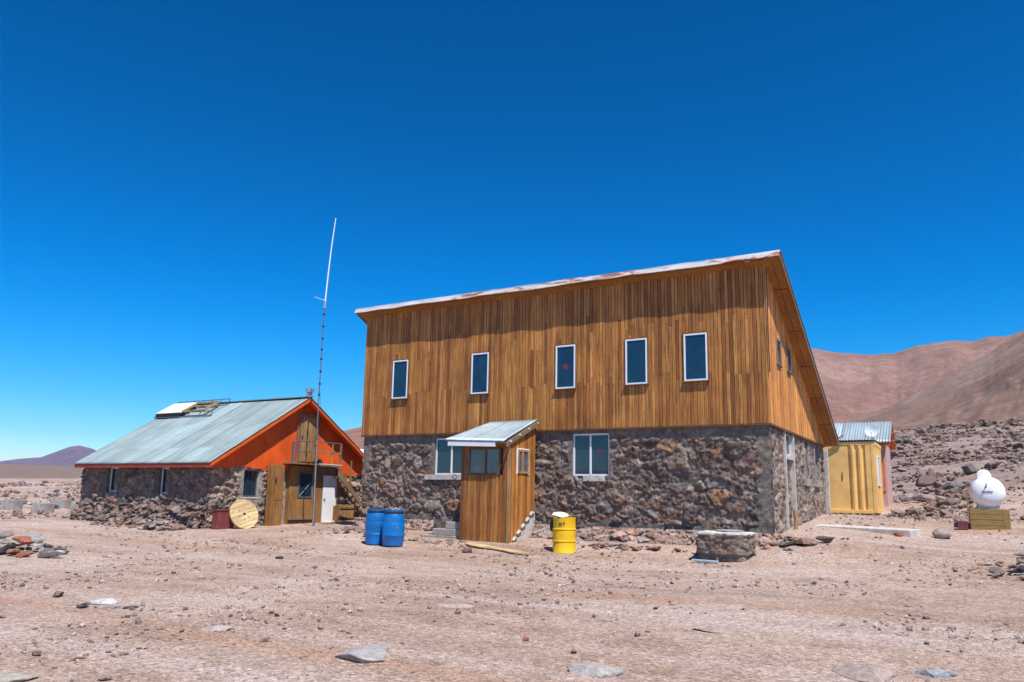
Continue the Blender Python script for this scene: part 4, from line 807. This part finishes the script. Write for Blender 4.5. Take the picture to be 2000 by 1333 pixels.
# split board lying before the porch
mb=MB(); n=18; V=[];F=[]
for k in range(n+1):
    t=k/n; w=.27*math.sin(math.pi*min(1,.08+t*.9))**.5*(.75+.25*math.sin(t*9)); x=-7.35+2.2*t; y=-2.20-.62*t; z=H(x,y)+.02
    V+=[(x,y-w,z),(x,y+w*.9,z+.01),(x,y+w*.9,z+.04),(x,y-w,z+.03)]
for k in range(n):
    for j in range(4): F.append((k*4+j,k*4+(j+1)%4,(k+1)*4+(j+1)%4,(k+1)*4+j))
F+= [(3,2,1,0),(n*4,n*4+1,n*4+2,n*4+3)]
mb.add(V,F); tag(mb.build('wooden_board','spool',None),'split pale wooden board lying on the ground before the porch','board')
# round cistern of rubble and concrete
Q=thing('cistern','low square rubble cistern with a flat pale concrete top near the building corner','cistern',(-.78,-1.42,.16))
def sqr(a,p=7): return 1/((np.abs(np.cos(a))**p+np.abs(np.sin(a))**p)**(1/p))
n=120; zs=np.linspace(0,.60,30); a=np.linspace(0,2*np.pi,n+1); Ag,Zg=np.meshgrid(a,zs); f1,f2,cid,ox,oy=vor(Ag*.8,Zg,.8*2*np.pi/20,.13,5); e=np.clip((f2-f1)/.22,0,1)
rr=.53*sqr(Ag)*(1-.07*(Zg<.14))+.05*e*(.3+cid)+.05*fbm(np.cos(Ag)*5,np.sin(Ag)*5,Zg*9,seed=4,gain=.65)
col=ST_TAN[(cid*999).astype(int)%6]*.8*e[...,None]+np.array([.26,.23,.20])*(1-e[...,None])
V=np.stack([rr*np.cos(Ag)*1.03,rr*np.sin(Ag)*.9,Zg],-1).reshape(-1,3); gridmesh('rubble_ring',V,n+1,30,col.reshape(-1,3),'stone',Q)
mb=MB(); mb.lathe([(.46,.545),(.560,.55),(.572,.58),(.555,.615),(.50,.63),(.30,.625),(.02,.62)],96,fn=lambda x,y,z,a:((lambda s:(x*s*1.03,y*s*.9,z+.006*math.sin(5*a)))(float(sqr(a))*(1+.012*math.sin(9*a)+.008*math.sin(23*a))))); mb.build('rim','concrete_pale',Q,smooth=True)
mb=MB(); mb.lathe([(.02,.622),(.30,.625),(.31,.66),(.28,.665),(.02,.66)],32,fn=lambda x,y,z,a:(x+.05,y+.14,z)); mb.build('lid','concrete',Q,smooth=True)
mb=MB(); mb.bar((-1.40,-2.02,.165),(-.80,-2.04,.16),.06,.03); tag(mb.build('plank','hose',None),'pale blue plank on the ground at the foot of the cistern','plank')
mb=MB(); mb.box(-.28,-.98,.12,.28,-.78,.26); o=mb.build('kerb_stone','concrete',None,bevel=.012); tag(o,'long grey kerb stone lying at the building corner','kerb')
# concrete strip and slab behind
mb=MB(); V=[];n=20
mb.hexa([(.30,3.6,.5),(2.75,3.0,.5),(2.95,3.55,.5),(.38,4.4,.5),(.30,3.6,.86),(2.75,3.0,.83),(2.95,3.55,.85),(.38,4.4,.88)]); tag(mb.build('concrete_slab','concrete_pale',None,bevel=.02),'long pale concrete slab lying right of the building side wall','slab')
mb=MB(); mb.hexa([(.15,8.9,.9),(1.45,8.0,.9),(1.5,8.4,.9),(.2,9.3,.9),(.15,8.9,1.10),(1.45,8.0,1.08),(1.5,8.4,1.08),(.2,9.3,1.10)]); tag(mb.build('concrete_slab','concrete_pale',None,bevel=.02),'pale concrete slab directly before the yellow container','slab')
mb=MB(); mb.tube([(.10,2.15,.70),(.12,2.2,1.0),(.08,2.22,1.28)],[.05,.06,.045],8); tag(mb.build('wooden_stake','wood_pale',None),'short weathered timber stump leaning on the side wall','stake')

# gas tank
Q=thing('gas_tank','white gas tank with a domed cover, set on a wooden box','tank',(4.53,5.9,.9),R(2))
prof=[(.01,-.72)]+[(.415*math.sin(t)**.8,-.72+.22*(1-math.cos(t))) for t in np.linspace(.12,math.pi/2,12)]+[(.415,.4)]+[(.415*math.cos(t),.4+.2*math.sin(t)) for t in np.linspace(.1,math.pi/2-.05,8)]
def tk(x,y,z,a): return (x,z,y+.95)
MB().lathe(prof,44,fn=tk).build('vessel','tank',Q,smooth=True)
MB().lathe([(.02,-.08),(.17,-.08),(.18,0),(.18,.02),(.15,.05),(.02,.06)],28,fn=lambda x,y,z,a:(x-.06,-.35-z*1.0,y+1.38)).build('dome_cover','tank',Q,smooth=True)
MB().tube([(-.06,-.40,1.34),(-.06,-.43,1.34)],.022,10).build('latch','ink',Q)
mb=MB(); mb.tube([(-.05,-.665,1.20),(-.03,-.70,1.14),(-.04,-.72,1.09),(-.07,-.73,1.06)],.016,6); mb.build('emblem','ink',Q)
for k,(w,h) in enumerate(((.02,.045),(.018,.03),(.018,.03),(.018,.03),(.018,.04),(.018,.03),(.018,.03),(.018,.03))): MB().box(-.14+k*.032,-.735,.955-h/2,-.14+k*.032+w,-.715,.955+h/2).build('lettering','ink',Q)
for dy in (-.5,.35): MB().box(-.25,dy-.04,.5,.25,dy+.04,.60).build('saddle','steel',Q)
T=thing('wooden_box','ochre box of rough boards carrying the white gas tank','box',(4.53,5.9,.9),R(2))
MB().box(-.44,-.62,-.1,.28,.6,.50).build('body','tankbox',T,bevel=.01)
for k in range(4): MB().box(-.46,-.645,-.08+k*.145,.30,-.622,.055+k*.145).build('board','tankbox',T)
MB().box(.30,-.60,-.08,.46,.55,.48).build('side_board','tankbox',T,bevel=.01)
MB().tube([(-.50,-.62,.1),(-.50,-.60,.95),(-.46,-.6,1.02)],.014,6).build('gas_pipe','wood_pale',T)
tag(MB().box(3.78,5.05,.80,4.02,5.3,1.06).build('block','maroon',None,bevel=.01),'small dark block on the ground left of the tank box','block')

# yellow container
Q=thing('yellow_container','yellow steel container with ribbed doors behind the wooden building','container',(.2,11.5,1.15))
cx0,cx1,cy0,cy1,cz0,cz1=-1.03,1.38,10.15,12.6,1.15,3.62
MB().box(cx0,cy0+.06,cz0+.05,cx1-.02,cy1,cz1-.04).build('shell','container',Q)
for (a,b) in ((cx0,cx0+.10),(cx1-.12,cx1)): MB().box(a,cy0-.02,cz0,b,cy0+.08,cz1).build('corner_post','container',Q,bevel=.008)
MB().box(cx0+.1,cy0-.015,cz1-.12,cx1-.12,cy0+.07,cz1).build('header','container',Q,bevel=.008); MB().box(cx0+.1,cy0-.04,cz0-.02,cx1-.12,cy0+.07,cz0+.10).build('door_sill','container',Q,bevel=.008)
mb=MB(); mb.box(cx0+.12,cy0+.0,cz0+.10,.52,cy0+.055,cz1-.13); d1=mb.build('door','container',Q,bevel=.005); MB().box(.30,cy0-.03,2.3,.33,cy0-.002,2.55).build('handle','wood_grey',d1)
mb=MB(); V=[];F=[]; xs=[.54]; 
pr_=[(.54,.05),(.60,.05),(.63,-.01),(.70,-.01),(.73,.05),(.84,.05),(.87,-.01),(.94,-.01),(.97,.05),(1.08,.05),(1.10,.0),(1.25,.0)]
for x,y in pr_: V+=[(x,cy0+y-.0,cz0+.10),(x,cy0+y,cz1-.13)]
for k in range(len(pr_)-1): F.append((2*k,2*k+2,2*k+3,2*k+1))
mb.add(V,F); d2=mb.build('door','container',Q); sm=d2.modifiers.new('s','SOLIDIFY'); sm.thickness=.02
for x in (.665,.905): MB().tube([(x,cy0-.03,cz0+.12),(x,cy0-.03,cz1-.15)],.014,6).build('locking_bar','container',d2)
for k in range(6):
    y=cy0+.2+k*.38; MB().box(cx1-.015,y,cz0+.12,cx1+.02,y+.16,cz1-.14).build('rib','container',Q)
MB().box(cx1-.0,cy0+.08,cz1-.12,cx1+.025,cy1,cz1).build('side_rail','container',Q); MB().box(cx1-.0,cy0+.08,cz0,cx1+.025,cy1,cz0+.12).build('side_rail','container',Q)
window(Q,(cx1+.03,cy0+.55,0),(0,1,0),(1,0,0),.6,1.05,2.10,fw=.05,proud=.03)
corrugated('roof_sheet',Q,(cx0-.1,cy0-.06,cz1+.06),(cx1+.05,cy0-.06,cz1+.06),(cx1+.05,cy1+.1,cz1+.12),(cx0-.1,cy1+.1,cz1+.12),.10,.015,'hutroof',seed=5)
mb=MB(); mb.bar((-.35,cy0-.12,cz1-.22),(.42,cy0-.12,cz1+.22),.09,.05); mb.build('brace','wood_pale',Q)
for (x,z) in ((cx1-.12,cz0-.06),(cx0+.05,cz0-.06),(.3,cz0-.06)): MB().box(x,cy0,z-.12,x+.12,cy0+.2,z+.07).build('foot','wood_dark',Q)
fixparent(Q)
mb=MB(); mb.box(-.20,9.55,1.0,-.07,9.75,3.32); tag(mb.build('white_board','concrete_pale',None,bevel=.01),'pale upright board between the building and the yellow container','board')
# hut behind
Q=thing('corrugated_hut','hut with blue grey corrugated roof and orange gable end beyond the container','hut',(0,15.5,1.35))
MB().box(-3.2,13.0,1.1,1.50,15.3,3.75).build('wall','pink',Q)
mb=MB(); mb.add([(1.44,12.85,3.752),(1.44,15.45,3.752),(1.44,14.15,4.5),(1.52,12.85,3.752),(1.52,15.45,3.752),(1.52,14.15,4.5)],[(0,1,2),(5,4,3),(0,3,4,1),(1,4,5,2),(2,5,3,0)]); mb.build('gable','orange_trim',Q)
MB().box(1.32,12.96,1.95,1.46,12.998,3.1).build('panel','salmon',Q)
mb=MB()
for ya in (12.65,15.65): mb.hexa([(-3.4,ya,3.66),(1.70,ya,3.66),(1.70,14.15,4.56),(-3.4,14.15,4.56),(-3.4,ya,3.74),(1.70,ya,3.74),(1.70,14.15,4.64),(-3.4,14.15,4.64)])
rf=mb.build('roof','orange_trim',Q)
for ya in (12.6,15.7): corrugated('roof_sheet',rf,(-3.45,14.15,4.68),(1.72,14.15,4.68),(1.72,ya,3.76),(-3.45,ya,3.76),.10,.014,'hutroof',seed=9)
for y in (12.9,13.5): MB().box(1.1,y-.03,3.68+(y-12.65)*.6-.03,1.86,y+.03,3.68+(y-12.65)*.6+.03).build('purlin','wood_pale',rf)
fixparent(Q)
Q=thing('satellite_dish','round white dish mounted over the container roof','dish',(1.15,12.3,3.9))
mb=MB(); prof=[(.01,.06),(.12,.05),(.19,.03),(.235,0),(.24,-.01),(.19,.0),(.12,.02),(.01,.03)]; mb.lathe(prof,30,fn=lambda x,y,z,a:(x,-z*-1,y)); o=mb.build('reflector','whitepaint',Q,smooth=True); o.location=(.0,-.1,.28)
MB().tube([(0,0,-.2),(0,.02,.28)],.025,8).build('mount','steel',Q); MB().tube([(0,-.1,.1),(0,-.4,.2)],.012,6).build('feed_arm','steel',Q)
# distant shed roof seen between the two buildings
Q=thing('distant_shed','pale roofed shed far off between the two main buildings','shed',(-26,16,1))
MB().box(-31,14.6,.4,-24,18.5,3.7).build('wall','concrete',Q); mb=MB(); mb.hexa([(-31.4,14.2,3.55),(-23.6,14.2,3.55),(-23.6,19,4.25),(-31.4,19,4.25),(-31.4,14.2,3.65),(-23.6,14.2,3.65),(-23.6,19,4.35),(-31.4,19,4.35)]); mb.build('roof','whitepaint',Q); fixparent(Q)

# concrete blocks left of the stone house
for (x,y,w,h,lab) in ((-30.3,-.6,.62,.42,'grey concrete block standing on a pale footing, second of the row from the left'),(-33.6,-.2,.62,.46,'grey concrete block at the left end of the row'),(-34.6,2.7,.58,.40,'smaller grey concrete block farthest back in the row'),(-27.9,-.5,.42,.46,'grey concrete block next to the corner of the stone house')):
    mb=MB(); mb.box(-w/2,-w/2,-.1,w/2,w/2,h); o=mb.build('concrete_block','concrete',None,bevel=.02); o.location=(x,y,H(x,y)); o.rotation_euler=(0,0,.35); tag(o,lab,'concrete block',group='concrete blocks left of the stone house')

# ------------------------------------------------------------------ individual rocks
G1='flat slabs half buried in the yard'
FG=[(-.96,-13.55,(.30,.15,.06),(.44,.40,.39),'large pale grey slab half buried, left of centre in the foreground',.5),
(1.08,-12.93,(.19,.14,.05),(.46,.42,.39),'rounded pale slab at the bottom centre of the yard',.1),
(3.2,-11.55,(.24,.17,.05),(.44,.34,.30),'pinkish flat slab at the lower right of the yard',-.5),
(3.66,-11.25,(.14,.07,.04),(.38,.38,.40),'small bluish grey slab right of the pinkish slab',.2),
(-2.62,-15.95,(.30,.16,.05),(.46,.40,.33),'tan flat slab cut off by the bottom left corner',.3),
(-3.23,-13.38,(.17,.06,.03),(.48,.41,.37),'pale thin slab nearly flush with the ground, left foreground',.5),
(-2.12,-10.23,(.24,.11,.025),(.46,.37,.32),'pale flush slab in the middle of the yard',.4),
(1.06,-8.5,(.32,.10,.03),(.46,.36,.31),'long pinkish flush slab right of the middle of the yard',.5),
(1.4,-10.2,(.20,.08,.02),(.42,.33,.29),'faint pinkish slab level with the ground before the cistern',.2),
(-6.0,-12.9,(.17,.10,.045),(.62,.58,.56),'white flat stone above the small dark slabs, left yard',.6)]
for i,(x,y,s,c,l,rz) in enumerate(FG): rock(l,x,y,(s[0]*1.45,s[0]*(1.55 if i<3 else 1.0),s[2]*1.7),100+i,tuple(q*.92 for q in c),rz=rz,group=G1,sink=.46)
rock('brown pyramid shaped rock before the entrance porch',-6.55,-3.35,(.16,.11,.12),131,(.22,.11,.08),rz=.3,sink=.2)
for i,(x,y,s,l) in enumerate(((-5.85,-13.35,(.16,.07,.03),'dark thin slab just below the white flat stone'),(-5.55,-13.15,(.12,.06,.025),'grey thin slab right of the white flat stone'),(-5.35,-13.0,(.12,.05,.03),'dark grey slab at the right end of the small slab cluster'),(-6.05,-13.2,(.12,.06,.03),'dark slab at the left end of the small slab cluster'),(-7.2,-12.9,(.16,.09,.05),'brown rock at the left edge of the yard'),(-9.3,-6.8,(.12,.07,.04),'dark small rock alone in the left yard'),(-.1,-12.0,(.05,.03,.035),'reddish small stone in the foreground centre'),(.6,-12.3,(.05,.035,.03),'orange brown stone in the foreground centre'))): rock(l,x,y,s,140+i,[(.10,.09,.10),(.25,.24,.25),(.12,.11,.12),(.14,.12,.12),(.22,.14,.11),(.07,.06,.06),(.32,.13,.08),(.38,.18,.10)][i],rz=i*.7,sink=.2)
def pile(cx,cy,spread,n,smin,smax,seed,label,group,hz=.5,cols=RC,ext=1.):
    r=random.Random(seed)
    for k in range(n):
        t=math.sqrt(r.random()); a=r.uniform(0,6.28); x=cx+spread[0]*t*math.cos(a); y=cy+spread[1]*t*math.sin(a); s=r.uniform(smin,smax)*(1.2-.5*t)
        z=H(x,y)+hz*(1-t)*r.uniform(.2,1); c=cols[r.randrange(len(cols))]; k2=r.uniform(.8,1.2)
        rock(label,x,y,(s,s*r.uniform(.5,.8),s*r.uniform(.22,.45)),seed*1000+k,tuple(v*k2 for v in c),z=z-.02,rz=r.uniform(0,3),tilt=(r.uniform(-.3,.3),r.uniform(-.3,.3)),group=group,sub=2,sink=.1)
SL_=[(.30,.29,.28),(.22,.22,.23),(.36,.33,.31),(.16,.13,.13),(.28,.12,.08),(.40,.34,.29),(.24,.20,.19)]
pile(-14.6,-9.75,(1.5,.8),46,.15,.36,51,'angular grey or rusty slab in the rock heap at the left edge','slabs in the rock heap at the left edge',hz=.50,cols=SL_)
rock('rust coloured slab on top of the left rock heap',-13.9,-9.9,(.32,.2,.10),520,(.34,.13,.08),z=.30,rz=.4,tilt=(.15,.1))
rock('pale rounded slab at the right end of the left rock heap',-12.85,-9.85,(.34,.20,.10),521,(.46,.42,.38),z=.06,rz=.2,tilt=(.1,-.2))
pile(4.75,-2.6,(1.0,1.3),40,.09,.24,52,'angular grey rock in the heap at the right edge before the tank','rocks in the heap at the right edge',hz=.35,cols=RC)
pile(-19.4,-3.55,(2.6,.45),60,.10,.24,53,'broken stone fallen at the foot of the stone house long wall','fallen stones along the stone house',hz=.30)
pile(-17.7,-3.9,(.8,.45),26,.12,.26,54,'broken stone in the heap at the near corner of the stone house','stones heaped at the stone house corner',hz=.35,cols=RC+[(.42,.30,.25)])
pile(-11.4,-1.6,(1.5,.7),34,.08,.22,55,'broken reddish stone lying left of the blue barrels','stones left of the blue barrels',hz=.22)
pile(-8.6,-2.0,(1.0,.35),18,.07,.17,56,'small stone lying before the porch steps','stones before the porch steps',hz=.06)
pile(-3.0,-1.05,(2.6,.25),46,.06,.18,57,'broken reddish stone lying along the wall footing','stones along the wall footing',hz=.10,cols=[(.38,.22,.16),(.30,.17,.13),(.42,.30,.25),(.26,.18,.15)])
pile(.35,-.35,(.6,.5),22,.08,.24,58,'broken stone heaped at the corner of the wooden building','stones at the building corner',hz=.22)
rock('large flat brown slab lying right of the building corner',.75,-.25,(.42,.22,.09),590,(.24,.15,.11),rz=.5,tilt=(.1,.1),sink=.1)
rock('pinkish flat slab behind the large brown slab',.35,.35,(.36,.2,.07),591,(.40,.25,.18),rz=.9,tilt=(.2,.1),sink=.1)
rock('dark pointed slab leaning over the large brown slab',1.1,.15,(.22,.14,.10),592,(.14,.11,.10),rz=.2,sink=.1)
rock('pale boulder beside the end of the long concrete slab',3.45,3.5,(.28,.2,.17),593,(.34,.27,.24),rz=.2,sink=.2)
rock('red stone under the end of the long concrete slab',2.45,2.9,(.12,.08,.07),594,(.34,.08,.07),rz=.2,sink=.2)
BR=[(2.6,14.9,(.75,.45,.30),'large tilted grey slab right of the container'),(1.95,16.2,(.40,.35,.42),'grey boulder close to the pink hut wall'),(1.9,20.5,(.6,.4,.3),'dark boulder above the tilted slab'),(4.3,31,(1.0,.7,.55),'dark boulder near the top right of the rubble slope'),(5.6,33.8,(.9,.6,.5),'grey boulder at the right of the rubble slope'),(3.6,22,(.9,.5,.3),'long flat slab in the middle of the rubble slope'),(2.2,26,(.8,.6,.4),'brown boulder on the left of the rubble slope'),(6.4,13.5,(.5,.35,.25),'dark flat rock right of the gas tank'),(11.5,70,(1.4,1.0,1.3),'stacked rock outcrop on the skyline of the rubble slope')]
for i,(x,y,s,l) in enumerate(BR): rock(l,x,y,tuple(q*.78 for q in s),600+i,[(.28,.24,.23),(.30,.27,.25),(.20,.16,.145),(.18,.14,.13),(.26,.2,.17),(.22,.18,.17),(.2,.13,.11),(.1,.07,.06),(.16,.12,.11)][i],rz=.5*i,tilt=(.2*((i%3)-1),.2),group='larger rocks on the rubble slope',sink=.25)
tag(MB().box(-11.6,-2.9,.20,-10.75,-2.6,.23).build('flat_stone','concrete_pale',None,bevel=.01),'flat pale slab lying left of the blue barrels','slab')

# ------------------------------------------------------------------ air
def haze():
    m=bpy.data.materials.new('thin_air'); m.use_nodes=True; n=m.node_tree.nodes; l=m.node_tree.links; n.remove(n['Principled BSDF'])
    v=n.new('ShaderNodeVolumePrincipled'); v.inputs['Color'].default_value=(.10,.42,1.0,1); v.inputs['Density'].default_value=2.2e-5; v.inputs['Anisotropy'].default_value=0
    l.new(v.outputs[0],n['Material Output'].inputs['Volume']); MT['haze']=m
    o=MB().box(-15500,-15500,-140,15500,15500,1150).build('haze','haze',None); tag(o,kind='stuff')
haze()
